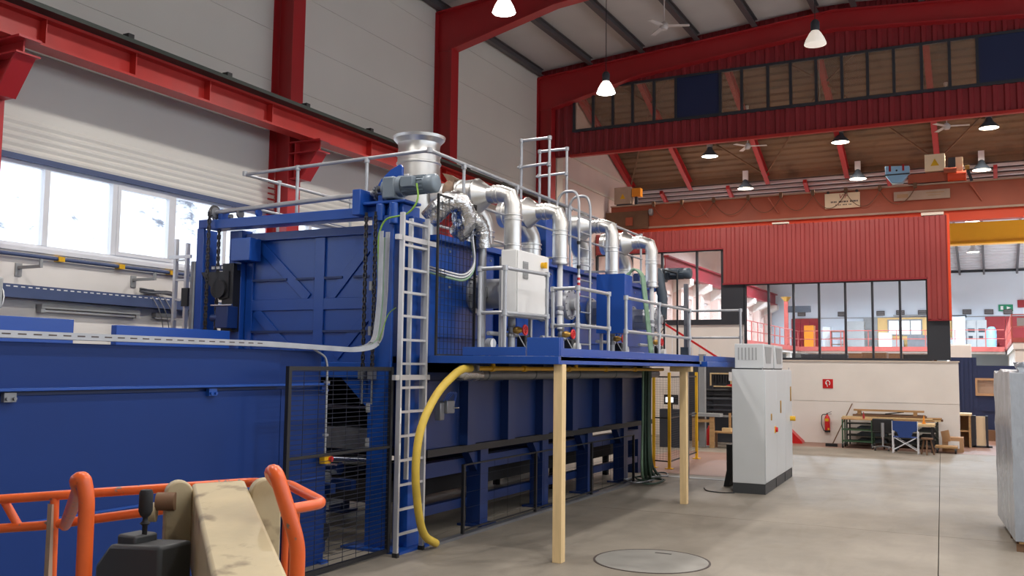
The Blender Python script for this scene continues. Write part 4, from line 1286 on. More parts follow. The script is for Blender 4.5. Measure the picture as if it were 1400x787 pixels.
# ---- tall blue box with green hoses behind
t = thing('blower_box', 'plain tall blue sheet box between the hooped ladder and the green hoses', 'box', (-5.4, 14.1, 2.31))
part('front_sheet', MB().box(-5.63, -5.15, 13.88, 13.90, 2.74, 3.69), M['blue'], t)
part('body', MB().box(-5.63, -5.15, 13.905, 14.25, 2.74, 3.68), M['blue'], t, bevel=.006)
for x in (-5.6, -5.2):
    part('leg', MB().box(x - .02, x + .02, 14.0, 14.05, 2.31, 2.74), M['galv'], t)
t = thing('hose_bundle', 'bundle of pale green cables running down beside the blue box to the floor', 'cables', (-5.1, 14.3, 2.3))
for k in range(6):
    o_ = k * .028
    pts = fillet([(-5.3, 14.30, 3.55 + o_), (-5.16, 14.28 + o_, 3.83), (-5.02, 14.30 + o_, 3.72), (-4.90, 14.42 + o_, 2.33)], .12, 5)
    part('cable', MB().tube(pts, .02, 6), M['hosegreen'], t)
t = thing('cable_drop', 'thick dark green cables hanging under the platform and coiled on the floor', 'cables', (-5.7, 16.6, 0))
for k in range(9):
    ox, oy = .05 * (k % 3), .05 * (k // 3)
    pts = fillet([(-5.72 + ox, 16.42 + oy, 2.2), (-5.76 + ox, 16.5 + oy, 1.0), (-5.80 + ox * 1.5, 16.55 + oy, .25 + .02 * k), (-5.9 + ox, 17.0 + oy + .05 * k, .03 + .012 * k)], .4, 6)
    part('cable', MB().tube(pts, .026, 6), M['darkgreen' if k % 3 else 'hosegreen'], t)
for k in range(5):
    cxk, cyk = -5.9 + .10 * math.sin(k * 2.1), 17.15 + .22 * math.cos(k * 1.7)
    pts = [(cxk + (.20 + .03 * (k % 3)) * math.cos(a), cyk + (.42 + .05 * (k % 2)) * math.sin(a), .025 + .03 * k + .012 * math.sin(3 * a + k)) for a in [j * math.pi / 10 for j in range(20)]]
    part('coil', MB().tube(pts, .016, 6, closed=True), M['darkgreen' if k % 2 else 'steel'], t)

# ---- service platform
t = thing('service_platform', 'blue steel service platform carrying burners and railings, propped on two timber posts', 'platform', (-5.3, 13.8, 2.2))
ex = -4.35
part('deck', MB().box(FX1 + .0, ex, 9.66, 18.05, 2.27, 2.31), M['galv'], t)
part('fascia', MB().box(FX1, ex, 9.60, 9.66, 2.225, 2.315), M['blue'], t, bevel=.004)
part('fascia', MB().box(ex - .06, ex, 9.66, 15.35, 2.225, 2.315), M['blue'], t, bevel=.004)
part('fascia', MB().box(ex - .06, ex + .10, 15.45, 18.05, 2.225, 2.315), M['blue'], t, bevel=.004)
part('toe_board', MB().box(ex - .05, ex - .02, 9.66, 15.38, 2.318, 2.41), M['blue'], t, bevel=.003)
part('toe_board', MB().box(ex + .03, ex + .06, 15.45, 18.05, 2.318, 2.41), M['blue'], t, bevel=.003)
part('toe_board', MB().box(-5.62, -4.78, 9.615, 9.645, 2.318, 2.42), M['blue'], t, bevel=.003)
part('toe_board', MB().box(-4.76, ex, 9.612, 9.642, 2.318, 2.53).box(ex - .025, ex + .005, 9.642, 9.72, 2.318, 2.53), M['blue'], t, bevel=.003)
for y in (10.6, 12.4, 14.2, 16.0, 17.6):
    part('joist', MB().box(FX1, ex - .06, y - .04, y + .04, 2.225, 2.27), M['blue_hull'], t)
# platform railings
def loop(label, pts_top, pts_mid, posts, zt, zm):
    t = thing('platform_railing', label, 'railing', posts[0] + (2.31,), 'tube railings on the platform')
    part('top_rail', MB().tube(fillet([p + (zt,) for p in pts_top], .06, 3), .024, 8), M['galv'], t)
    part('mid_rail', MB().tube(fillet([p + (zm,) for p in pts_mid], .05, 3), .022, 8), M['galv'], t)
    for p in posts:
        part('post', MB().cyl(p + (2.31,), p + (zt,), .024, 8), M['galv'], t)
        fitting(t, p + (zt,)); fitting(t, p + (zm,))
        part('base_flange', MB().box(p[0] - .05, p[0] + .05, p[1] - .05, p[1] + .05, 2.31, 2.325), M['galv'], t)
    return t
loop('railing loop at the near corner of the platform, beside the mesh guard', [(-5.44, 9.70), (-5.09, 9.68), (-4.98, 10.62)], [(-5.44, 9.70), (-5.09, 9.68), (-4.98, 10.62)], [(-5.44, 9.70), (-5.09, 9.68), (-4.98, 10.62)], 3.36, 2.83)
loop('short railing loop in front of the hooped ladder', [(-4.98, 10.80), (-4.60, 10.72), (-4.60, 11.78)], [(-4.98, 10.80), (-4.60, 10.72), (-4.60, 11.78)], [(-4.60, 10.72), (-4.60, 11.78), (-4.98, 10.80)], 3.19, 2.72)
loop('long railing at the far part of the platform, in front of the green hoses', [(-4.60, 12.46), (-4.60, 15.60)], [(-4.60, 12.46), (-4.60, 15.60)], [(-4.60, 12.46), (-4.60, 13.95), (-4.60, 15.60)], 3.19, 2.71)
loop('end railing across the far end of the platform, above the grey control cabinet', [(-5.30, 17.98), (-4.29, 17.98)], [(-5.30, 17.98), (-4.29, 17.98)], [(-5.30, 17.98), (-4.29, 17.98)], 3.33, 2.80)

# timber props
for i, (x, y, top) in enumerate(((-4.40, 9.75, 2.225), (-4.50, 14.92, 2.14))):
    t = thing('timber_post', ('nearer, larger-looking' if i == 0 else 'farther') + ' fresh pine post propping the blue platform', 'post', (x, y, 0), 'pine props under the platform')
    part('post', MB().box(x - .055, x + .055, y - .055, y + .055, 0, top), M['pine'], t, bevel=.003)
    if i == 1:
        part('head_block', MB().box(x - .22, x + .14, y - .06, y + .06, 2.14, 2.225), M['pine'], t, bevel=.003)

# ---- pipes below the platform
t = thing('gas_pipe', 'yellow gas pipe running under the platform edge', 'pipe', (-5.55, 13, 2.16))
part('pipe', MB().cyl((-5.60, 9.9, 2.165), (-5.60, 17.2, 2.165), .028, 12), M['yellow'], t)
for y in (10.3, 11.2, 12.7, 14.2, 15.6):
    part('union', MB().cyl((-5.60, y, 2.165), (-5.60, y + .08, 2.165), .04, 12), M['yellow'], t)
part('tee', MB().cyl((-5.60, 10.35, 2.165), (-5.60, 10.35, 2.225), .03, 10).cyl((-5.6, 13.0, 2.165), (-5.6, 13.0, 2.225), .03, 10), M['yellow'], t)
part('shut_off_valve', MB().cyl((-5.60, 9.78, 2.165), (-5.60, 9.9, 2.165), .05, 12).box(-5.68, -5.52, 9.82, 9.86, 2.13, 2.20), M['steel'], t)
t = thing('air_pipe', 'grey insulated air pipe under the yellow gas pipe', 'pipe', (-5.85, 13, 2.0))
part('pipe', MB().cyl((-5.86, 9.95, 2.085), (-5.86, 17.6, 2.085), .075, 16), M['steel'], t)
for y in (10.6, 12.0, 13.6, 15.2, 16.8):
    part('band', MB().cyl((-5.86, y, 2.085), (-5.86, y + .03, 2.085), .08, 16), M['darkmotor'], t)
b = MB().tube([(-5.84, 9.86, 2.12), (-5.84, 9.95, 2.11), (-5.85, 10.2, 2.10), (-5.86, 10.45, 2.09)], [.05, .10, .095, .08], 12)
for i, v in enumerate(b.v):
    b.v[i] = tuple(Vector(v) + Vector((random.uniform(-.012, .012), 0, random.uniform(-.012, .012))))
part('foil_wrap', b, M['crumple'], t)
pts = fillet([(-5.60, 9.80, 2.165), (-5.60, 9.55, 2.16), (-5.70, 9.22, 1.92), (-5.76, 8.92, 1.50), (-5.80, 8.90, 1.0), (-5.88, 9.12, .50), (-5.96, 9.36, .20), (-6.02, 9.74, .055)], .35, 6)
solo('gas_hose', MB().tube(pts, .048, 12), M['hose'], 'thick yellow hose arching from the gas pipe down past the ladder to the floor', 'hose')
t = thing('solenoid_block', 'small grey valve block with blue tubes on the hull beside the yellow hose', 'valve', (-6.05, 9.95, 1.60))
part('block', MB().box(-6.12, -6.0, 9.92, 10.10, 1.60, 1.76).box(-6.12, -6.04, 9.82, 9.92, 1.52, 1.74), M['steel'], t, bevel=.01)
for k in range(3):
    part('air_tube', MB().tube(fillet([(-6.05, 9.9 + .04 * k, 1.75), (-5.98, 9.92 + .06 * k, 1.87), (-6.0, 10.1 + .03 * k, 1.85), (-6.02, 10.1, 1.68)], .06), .006, 5), M['blue'], t)
part('air_nipple', MB().cyl((-6.0, 10.06, 1.67), (-5.93, 10.09, 1.67), .010, 8), M['chrome'], t)

# ---- rear lifting tower with dark motor
t = thing('rear_tower', 'dark blue rear lifting tower at the far end of the furnace', 'door frame', (-7.6, 18.9, 0))
for x in (-9.3, -6.75):
    part('post', MB().box(x - .12, x + .12, 18.7, 19.0, 0, 4.2), M['blue_hull'], t, bevel=.006)
part('head_beam', MB().box(-9.3, -6.2, 18.72, 18.98, 3.95, 4.15), M['blue'], t)
part('door_plate', MB().box(-9.0, -6.4, 18.45, 18.55, 1.2, 3.9), M['blue_hull'], t)
part('chain', chain(-6.56, 18.66, 1.6, 4.1), M['chain'], t, smooth=False)
gear_motor('rear_gear_motor', 'dark grey gear motor at the far platform end, before the upper window', (-6.0, 18.6, 4.13), M['darkmotor'])
t = thing('vent_hose', 'dark corrugated vent hose hanging below the far gear motor', 'hose', (-6.1, 18.3, 3.0))
pts = fillet([(-6.25, 18.3, 4.1), (-6.05, 18.25, 4.2), (-5.95, 18.3, 3.6), (-6.0, 18.35, 3.2)], .25, 6)
part('hose', MB().tube(pts, [.10 + .012 * (i % 2) for i in range(len(pts))], 14), M['darkmotor'], t)
b = MB().tube(fillet([(-5.96, 18.40, 2.31), (-5.96, 18.40, 4.22), (-5.68, 18.40, 4.14), (-5.68, 18.40, 2.31)], .02, 2), .02, 6)
solo('rear_guard_frame', b, M['black'], 'black tube guard frame in front of the far gear motor', 'guard frame')
# instrument rack at the far end
t = thing('instrument_pillar', 'slim grey instrument pillar at the far end of the platform', 'pillar', (-5.45, 18.3, 2.31))
part('pillar', MB().box(-5.50, -5.42, 18.25, 18.33, 0, 3.9), M['steel'], t)
part('arm', MB().box(-5.75, -5.42, 18.26, 18.30, 3.40, 3.46), M['steel'], t)
part('box', MB().box(-5.56, -5.36, 18.2, 18.3, 2.35, 2.62), M['darkmotor'], t, bevel=.01)

# ================================================================== SECOND HALL
# ---- overhead crane
t = thing('overhead_crane', 'orange-red overhead crane girder spanning the second hall above the red cladding', 'crane', (-3.4, 30.5, 6.7))
GYc = 30.45
b = MB().box(-11.80, 8.0, GYc, GYc + .40, 7.06, 7.82)
part('girder', b, M['girder'], t)
part('top_flange', MB().box(-11.80, 8.0, GYc - .08, GYc + .48, 7.82, 7.86), M['sign2'], t)
part('bottom_flange', MB().box(-11.80, 8.0, GYc - .06, GYc + .46, 7.00, 7.06), M['sign2'], t)
part('lower_beam', MB().box(-11.80, 8.0, GYc + .05, GYc + .40, 6.70, 7.00), M['orangebeam'], t)
part('end_truck', MB().box(-11.95, -10.4, GYc - .12, GYc, 7.0, 7.62), M['darkwood'], t)
part('lifting_lug', MB().box(-11.2, -10.95, GYc - .18, GYc - .12, 7.12, 7.4), M['girder'], t)
# festoon cable
pts = []
x = -10.2
b_first = None
xs = [-10.2, -9.2, -8.1, -6.95, -5.9, -4.9, -3.9, -2.9, -1.9]
for i, (xa, xb) in enumerate(zip(xs[:-1], xs[1:])):
    pts = [(xa + (xb - xa) * k / 10, GYc - .12, 7.74 - .46 * (1 - (2 * k / 10 - 1) ** 2)) for k in range(11)]
    part('festoon_cable', MB().tube(pts, .010, 6), M['darkwood'], t)
for x in xs:
    part('cable_trolley', MB().box(x - .05, x + .05, GYc - .16, GYc - .08, 7.74, 7.90), M['darkwood'], t)
for x in (-8.6, -6.3, -.4, 1.5):
    part('stay', MB().bar((x, GYc - .15, 7.75), (x + .3, GYc - .05, 7.25), .04, .04), M['girder'], t)
# hoist trolley
t = thing('crane_trolley', 'crane trolley with a pale switch box and orange drum on top of the girder', 'hoist', (-1.4, 30.5, 7.86))
part('switch_cabinet', MB().box(-1.62, -1.06, 30.35, 30.7, 8.22, 8.74), M['sign'], t, bevel=.01)
b = MB().prism([(-1.46, 8.38), (-1.22, 8.38), (-1.34, 8.60)], 'Y', 30.343, 30.347)
part('warning_sign', b, M['yellow'], t)
part('frame', MB().box(-2.1, -.6, 30.4, 30.9, 7.90, 8.18), M['girder'], t)
part('drum', MB().cyl((-1.0, 30.45, 8.02), (-.5, 30.45, 8.02), .16, 14), M['orangebeam'], t)
part('motor', MB().cyl((-1.1, 30.4, 8.2), (-.75, 30.4, 8.2), .10, 12), M['girder'], t)
part('post', MB().box(-.78, -.58, 30.5, 30.7, 8.10, 8.62), M['sign'], t)
part('cap', MB().box(-.98, -.78, 30.5, 30.7, 8.10, 8.62), M['charcoal'], t)
part('hook_arm', MB().bar((-.50, 30.25, 8.30), (-.35, 30.25, 7.82), .08, .08), M['charcoal'], t)
part('limit_switch', MB().cyl((-.52, 30.2, 8.22), (-.40, 30.2, 8.22), .07, 10), M['brass'], t)
t = thing('chain_bin', 'pale blue tapered chain bin hanging on the crane girder', 'container', (-2.4, 30.5, 7.9))
part('bin', MB().prism([(-2.74, 8.48), (-2.05, 8.44), (-2.05, 8.20), (-2.26, 7.94), (-2.56, 7.94), (-2.74, 8.20)], 'Y', 30.32, 30.62), M['paleblue'], t, bevel=.01)
part('strap', MB().box(-2.75, -2.04, 30.31, 30.32, 8.18, 8.22), M['charcoal'], t)
for x in (-2.6, -2.22):
    part('hanger', MB().box(x - .03, x + .03, 30.31, 30.32, 8.30, 8.50), M['red'], t)
part('bolt', MB().cyl((-2.41, 30.30, 8.32), (-2.41, 30.32, 8.32), .03, 8), M['charcoal'], t)
t = thing('crane_switch_box', 'grey switch box with a warning triangle on the left end of the crane girder', 'switch box', (-11.3, 30.5, 7.86))
part('box', MB().box(-11.68, -11.06, 30.42, 30.75, 7.92, 8.52), M['sign2'], t, bevel=.01)
part('warning_sign', MB().prism([(-11.46, 8.10), (-11.26, 8.10), (-11.36, 8.28)], 'Y', 30.41, 30.415), M['yellow'], t)
part('socket', MB().box(-11.04, -10.72, 30.45, 30.7, 8.16, 8.46), M['plastic_orange'], t, bevel=.01)
part('bracket', MB().box(-11.6, -11.1, 30.45, 30.7, 7.86, 7.92).box(-10.95, -10.85, 30.5, 30.6, 7.86, 8.16), M['charcoal'], t)
part('pulley', MB().cyl((-10.35, 30.35, 7.55), (-10.25, 30.35, 7.55), .12, 14), M['grille'], t)
# signs on the girder
t = thing('crane_sign', 'square-cornered cream board with red letters on the crane girder', 'sign', (-4.0, 30.38, 7.27))
part('board', MB().box(-4.54, -3.49, 30.36, 30.39, 7.27, 7.75), M['sign'], t)
for x in (-4.44, -3.58):
    part('lamp_hole', MB().cyl((x, 30.36, 7.79), (x, 30.40, 7.79), .045, 12), M['ink'], t)
text('lettering', 'VIF', .20, (-4.0, 30.356, 7.64), (R(90), 0, 0), M['inkred'], t, shear=.25)
b = MB(); x = -4.36
for w_ in (.05, .04, .05, .04, 0, .06, .05, .04, .06, .04, .05, 0, .05, .05, .06, .04, .05):
    if w_: b.box(x, x + w_ * .7, 30.357, 30.359, 7.45, 7.50)
    x += .048
part('small_print', b, M['ink'], t, smooth=False)
b = MB(); x = -4.22
for w_ in (.04, 0, .04, .04, 0, .05, .04, .05, 0, .04, .05):
    if w_: b.box(x, x + w_ * .6, 30.357, 30.359, 7.36, 7.395)
    x += .044
part('small_print', b, M['ink'], t, smooth=False)
t = thing('crane_capacity_sign', 'long dusty board on the crane girder right of the lettered board', 'sign', (-1.7, 30.38, 7.37))
part('board', MB().box(-2.51, -.945, 30.36, 30.39, 7.38, 7.66), M['sign2'], t)
for (xa_, xb_, za_, zb_) in ((-2.42, -2.1, 7.46, 7.58), (-1.6, -1.1, 7.56, 7.59), (-1.55, -1.2, 7.49, 7.51)):
    part('faded_print', MB().box(xa_, xb_, 30.357, 30.359, za_, zb_), M['card'], t, smooth=False)

# ---- fire sign and extinguisher on the partition
t = thing('fire_sign', 'small square red fire sign with a white symbol on the white partition', 'sign', (-4.41, 29.49, 1.63))
part('plate', MB().box(-4.56, -4.26, 29.485, 29.497, 1.64, 1.92), M['red_bright'], t)
b = MB().tube([(-4.41 + .06 * math.cos(a), 29.482, 1.80 + .075 * math.sin(a)) for a in [k * math.pi / 9 - .9 for k in range(14)]], .014, 6)
b.bar((-4.46, 29.482, 1.84), (-4.42, 29.482, 1.69), .02, .01, up=(0, 1, 0))
part('symbol', b, M['paper'], t)
t = thing('fire_extinguisher', 'red fire extinguisher with yellow labels hanging on the white partition', 'fire extinguisher', (-4.43, 29.40, .32))
part('cylinder', MB().lathe((-4.43, 29.40, .36), [(0, 0), (.075, .01), (.08, .04), (.08, .38), (.06, .44), (.025, .48), (.025, .50)], 16), M['red_bright'], t)
part('base_ring', MB().cyl((-4.43, 29.40, .33), (-4.43, 29.40, .39), .083, 16), M['rubber'], t)
part('label', MB().box(-4.48, -4.38, 29.315, 29.32, .66, .74).box(-4.41, -4.36, 29.315, 29.32, .40, .46), M['yellow'], t)
part('valve_lever', MB().bar((-4.45, 29.40, .88), (-4.30, 29.36, .95), .02, .012).bar((-4.45, 29.40, .86), (-4.30, 29.36, .88), .02, .012).cyl((-4.43, 29.4, .84), (-4.43, 29.4, .9), .02, 10), M['black'], t)
part('hose', MB().tube(fillet([(-4.45, 29.40, .86), (-4.58, 29.38, .86), (-4.60, 29.38, .55), (-4.52, 29.38, .36)], .1), .014, 6), M['rubber'], t)
part('hanger', MB().box(-4.46, -4.40, 29.46, 29.50, .50, .80), M['black'], t)
# stair with red handrail in front of the left wall part
t = thing('stair_rail', 'white stair balustrade with a sloping red handrail beside the beige wall', 'stair', (-8.3, 28.6, 0))
part('stringer', MB().bar((-10.2, 28.6, 3.05), (-6.6, 28.6, 1.0), .06, .25), M['white_plaster'], t)
part('handrail', MB().bar((-10.2, 28.6, 4.2), (-6.6, 28.6, 1.95), .05, .06), M['red_bright'], t)
bal = None
for k in range(16):
    x = -10.1 + k * .22; z = 3.1 - k * .22 * .57
    bal = part('baluster', MB().box(x - .012, x + .012, 28.59, 28.61, z, z + 1.05), M['winframe'], t, smooth=False)
for x in (-9.9, -6.7):
    part('stair_post', MB().box(x - .05, x + .05, 28.55, 28.65, 0, 1.0 if x > -8 else 3.2), M['white_plaster'], t)

# ---- workshop corner behind the machine
t = thing('tool_wall', 'dark brown tool wall panel behind the machine', 'panel', (-7.0, 27.6, 0))
part('panel', MB().box(-8.2, -6.3, 27.6, 27.7, .02, 2.5), M['charcoal'], t)
t = thing('key_rack', 'small wooden rack of hanging tools on the dark panel', 'tool rack', (-7.2, 27.55, 1.65))
part('frame', MB().box(-7.5, -6.85, 27.54, 27.6, 1.65, 1.69).box(-7.5, -6.85, 27.54, 27.6, 2.03, 2.07).box(-7.5, -7.46, 27.54, 27.6, 1.69, 2.03).box(-6.89, -6.85, 27.54, 27.6, 1.69, 2.03), M['pine'], t)
for k in range(7):
    part('hanging_tool', MB().box(-7.42 + k * .08, -7.38 + k * .08, 27.54, 27.58, 1.82 - .08 * (k % 2), 2.02), M['black'], t)
t = thing('column_stand', 'slim grey steel column behind the yellow safety post', 'column', (-7.3, 26.0, 0))
part('column', MB().box(-7.40, -7.22, 25.95, 26.1, 0.02, 2.6), M['grille'], t)
part('base', MB().box(-7.5, -7.1, 25.85, 26.2, 0, .02), M['grille'], t)
t = thing('rack_of_tubes', 'rack holding dark tubes left of the grey control cabinet', 'rack', (-6.7, 27, 0))
for x in (-7.3, -6.3):
    part('upright', MB().box(x - .05, x + .05, 26.9, 27.0, 0, 1.7), M['charcoal'], t)
for k, z in enumerate((1.30, 1.42, 1.12, 1.55, .98)):
    part('tube', MB().cyl((-7.6, 26.85 + .06 * (k % 2), z), (-5.9, 26.85 + .06 * (k % 2), z + .03), .05, 12), M['black' if k % 2 else 'charcoal'], t)
part('shelf', MB().box(-7.4, -6.2, 26.85, 27.2, .80, .84), M['grille'], t)
b = MB().prism([(-6.8, 1.72), (-6.3, 1.85), (-6.3, 1.60)], 'Y', 26.7, 26.9)
solo('red_funnel', b, M['red_bright'], 'red sheet metal hopper lying on the dark tubes', 'hopper')
solo('white_panel_box', MB().box(-6.72, -6.42, 26.7, 26.85, 1.85, 2.10), M['paper'], 'small white board above the red hopper', 'board')
t = thing('work_stand', 'old timber work stand behind the yellow safety post', 'workbench', (-7.0, 25.8, 0))
part('top', MB().box(-7.5, -6.7, 25.6, 26.0 - .06, .86, .95), M['grille'], t)
for x in (-7.44, -6.95):
    part('leg', MB().box(x - .06, x + .06, 25.65, 25.77, 0, .86), M['oldwood'], t)
part('rail', MB().box(-7.4, -6.9, 25.68, 25.74, .70, .78), M['oldwood'], t)
t = thing('wooden_crate_stand', 'low open wooden stand with a yellow block beside the control cabinet', 'stand', (-6.6, 26.2, 0))
part('top', MB().box(-7.0, -6.2, 25.9, 26.3, .40, .44), M['oldwood'], t)
for x in (-6.9, -6.3):
    part('leg', MB().box(x - .03, x + .03, 25.95, 26.0, 0, .40), M['darkwood'], t)
part('block', MB().box(-6.75, -6.5, 26.0, 26.2, .44, .54), M['pine'], t)
part('upright', MB().box(-6.62, -6.56, 26.25, 26.3, .44, .95), M['oldwood'], t)
t = thing('monitor_stand', 'small lit monitor on a dark stand behind the pine post', 'monitor', (-8.0, 25.3, 0))
part('screen_case', MB().box(-8.2, -7.8, 25.28, 25.34, 1.18, 1.45), M['black'], t)
part('screen', MB().box(-8.15, -7.93, 25.275, 25.28, 1.24, 1.38), M['screen'], t)
part('stand', MB().box(-8.3, -7.7, 25.2, 25.6, 0, 1.05), M['charcoal'], t)
part('neck', MB().box(-8.03, -7.97, 25.3, 25.36, 1.05, 1.2), M['black'], t)
b = MB().lathe((-7.25, 26.5, .0), [(0, .0), (.09, .0), (.09, .42), (.03, .52), (.03, .56), (0, .56)], 14)
solo('red_extinguisher_floor', b, M['red_bright'], 'red fire extinguisher standing on the floor behind the timber work stand', 'fire extinguisher')

# yellow safety fence
t = thing('safety_fence', 'yellow-posted black mesh safety fence behind the second pine post', 'safety fence', (-6.4, 21, 0))
YP = [(-6.68, 19.88), (-6.30, 19.80), (-6.44, 22.4)]
for (x, y) in YP:
    part('post', MB().box(x - .03, x + .03, y - .03, y + .03, 0, 2.10), M['yellow'], t, bevel=.004)
    part('foot', MB().box(x - .08, x + .08, y - .08, y + .08, 0, .02), M['yellow'], t)
for (a, c) in ((YP[0], YP[1]), (YP[1], YP[2])):
    for z in (.16, 1.1, 2.0):
        part('rail', MB().bar(a + (z,), c + (z,), .02, .03), M['black'], t)
    b = MB()
    for k in range(1, 36):
        z = .16 + k * .052
        b.bar(a + (z,), c + (z,), .003, .003)
    n_ = 5 if a == YP[0] else 26
    for k in range(1, n_):
        q = [a[i] + (c[i] - a[i]) * k / n_ for i in (0, 1)]
        b.bar((q[0], q[1], .16), (q[0], q[1], 2.0), .003, .003)
    part('wire_mesh', b, M['wire'], t, smooth=False, kind='stuff')

# ---- things along the partition
t = thing('storage_rack', 'dark low steel rack of four shelves against the white partition', 'rack', (-2.6, 29.1, 0))
for x in (-3.78, -1.40):
    for y in (28.7, 29.35):
        part('upright', MB().box(x - .02, x + .02, y - .02, y + .02, 0, .76), M['skin_green'], t)
for z in (.12, .30, .48, .64):
    part('shelf', MB().box(-3.8, -1.38, 28.68, 29.37, z, z + .025), M['skin_green'], t)
k = 0
for z in (.145, .325, .505):
    for x0, x1 in ((-3.5, -2.7), (-2.6, -1.9), (-1.85, -1.42)):
        k += 1
        solo('sheet_stack', MB().box(x0, x1, 28.72, 29.3, z, z + .05).box(x0 + .06, x1 - .03, 28.74, 29.3, z + .05, z + .085), M[('black', 'darkmotor', 'charcoal')[k % 3]],
             ['flat dark bundle', 'flat grey bundle', 'flat charcoal bundle'][k % 3] + ' on the %s shelf, %s part of the low rack' % (('bottom', 'second', 'third')[[.145, .325, .505].index(z)], {-3.5: 'left', -2.6: 'middle', -1.85: 'right'}[x0]), 'bundle', 'bundles in the low rack')
boards = [(-3.75, -1.45, 28.62, 28.84, .775, .815, 'oldwood', 0), (-3.95, -1.30, 28.85, 29.05, .775, .82, 'pine', .02), (-3.30, -1.25, 29.08, 29.3, .775, .83, 'darkwood', -.01),
          (-3.90, -1.50, 28.68, 28.9, .825, .865, 'pine', .02), (-3.5, -1.28, 28.95, 29.2, .835, .875, 'oldwood', -.02), (-3.62, -1.65, 28.75, 28.95, .875, .925, 'darkwood', .015),
          (-3.55, -1.70, 29.0, 29.2, .885, .94, 'darkwood', -.01), (-3.60, -1.72, 28.8, 28.98, 1.02, 1.07, 'oldwood', .012)]
bn = ['lowest weathered board at the front of the timber stack', 'lowest pale board sticking out left of the timber stack', 'lowest brown board at the back of the timber stack', 'second-layer pale board at the front of the timber stack',
      'second-layer weathered board at the back of the timber stack', 'third-layer brown board at the front of the timber stack', 'third-layer brown board at the back of the timber stack', 'topmost pale board lying on blocks over the timber stack']
for (x0, x1, y0, y1, z0, z1, m_, rz), lab in zip(boards, bn):
    o = solo('timber_board', MB().box(x0, x1, y0, y1, z0, z1), M[m_], lab, 'board', 'timber boards on the low rack', smooth=False)
    o.rotation_euler = (0, 0, rz)
for x in (-3.45, -1.95):
    solo('wood_block', MB().box(x - .05, x + .05, 28.82, 28.95, .925, 1.02), M['oldwood'], ('left' if x < -3 else 'right') + ' small wood block under the topmost board', 'block', 'blocks under the top board')
o = solo('timber_stick', MB().bar((-2.75, 28.85, .95), (-2.25, 28.9, 1.02), .05, .03), M['black'], 'short dark stick lying askew on the timber boards', 'stick')

t = thing('green_trolley', 'green two-shelf workshop trolley on castors in front of the rack', 'trolley', (-3.4, 28.2, 0))
tx0, tx1, ty0, ty1 = -3.80, -3.02, 27.95, 28.45
for x in (tx0, tx1):
    for y in (ty0, ty1):
        part('post', MB().box(x - .018, x + .018, y - .018, y + .018, .12, .80), M['green'], t)
        part('castor', MB().cyl((x - .02, y, .06), (x + .02, y, .06), .06, 12), M['rubber'], t)
        part('castor_fork', MB().box(x - .028, x + .028, y - .02, y + .02, .06, .13), M['steel'], t)
for z in (.18, .50, .80):
    part('shelf', MB().box(tx0 - .02, tx1 + .02, ty0 - .02, ty1 + .02, z, z + .03), M['green'] if z < .7 else M['oldwood'], t)
solo('bottle', MB().lathe((-3.25, 28.15, .83), [(0, 0), (.03, 0), (.03, .10), (.012, .14), (.012, .19), (0, .19)], 10), M['inkred'], 'small dark red bottle with a pale cap on the green trolley', 'bottle')
# broom
t = thing('broom', 'long-handled dark broom leaning against the white partition left of the trolley', 'broom', (-4.0, 28.6, 0))
part('handle', MB().cyl((-4.12, 28.2, .06), (-3.72, 29.47, 1.20), .016, 8), M['darkwood'], t)
part('brush', MB().box(-4.30, -3.98, 28.14, 28.24, 0, .09), M['rubber'], t)
# swivel chair
t = thing('swivel_chair', 'dark swivel chair on a chrome five-star base between trolley and camp chair', 'chair', (-2.72, 27.8, 0))
part('column', MB().cyl((-2.72, 27.8, .10), (-2.72, 27.8, .55), .03, 12), M['chrome'], t)
part('gas_sleeve', MB().cyl((-2.72, 27.8, .36), (-2.72, 27.8, .75), .045, 12), M['galv'], t)
part('backrest', MB().box(-3.0, -2.45, 27.85, 27.93, .50, .86), M['black'], t, bevel=.03)
part('seat', MB().box(-2.98, -2.47, 27.85, 28.2, .46, .52), M['black'], t, bevel=.02)
for k in range(5):
    a = 2 * math.pi * k / 5 + .3
    q = Vector((math.cos(a), math.sin(a), 0)) * .30 + Vector((-2.72, 27.8, .07))
    part('star_foot', MB().bar((-2.72, 27.8, .12), q, .04, .03), M['chrome'], t)
    part('castor', MB().cyl(q + Vector((-.02, 0, -.04)), q + Vector((.02, 0, -.04)), .03, 10), M['rubber'], t)
# camp chair
t = thing('camp_chair', 'folding camp chair with blue canvas back and white crossed legs', 'chair', (-2.10, 27.2, 0))
cx0, cx1, cy0, cy1 = -2.40, -1.78, 27.0, 27.35
for x in (cx0, cx1):
    part('back_post', MB().cyl((x, cy0, .02), (x, cy0, .86), .014, 8), M['winframe'], t)
    part('front_post', MB().cyl((x, cy1, .02), (x, cy1, .55), .014, 8), M['winframe'], t)
    part('arm', MB().box(x - .02, x + .02, cy0, cy1, .55, .575), M['winframe'], t)
part('canvas_back', MB().prism([(cx0, .86), (cx1, .86), (cx1, .62), (cx1 - .12, .56), (cx1 - .16, .42), (cx0 + .16, .42), (cx0 + .12, .56), (cx0, .62)], 'Y', cy0 - .012, cy0 + .012), M['canvas'], t)
part('canvas_seat', MB().box(cx0, cx1, cy0, cy1, .42, .435), M['canvas'], t)
for y in (cy0, cy1):
    part('cross_leg', MB().bar((cx0, y, .08), (cx1 - .04, y, .42), .03, .02), M['winframe'], t)
    part('cross_leg', MB().bar((cx1, y + .022, .08), (cx0 + .04, y + .022, .42), .03, .02), M['winframe'], t)
for x in (cx0, cx1):
    part('foot_rail', MB().box(x - .015, x + .015, cy0, cy1, 0.0, .03), M['winframe'], t)
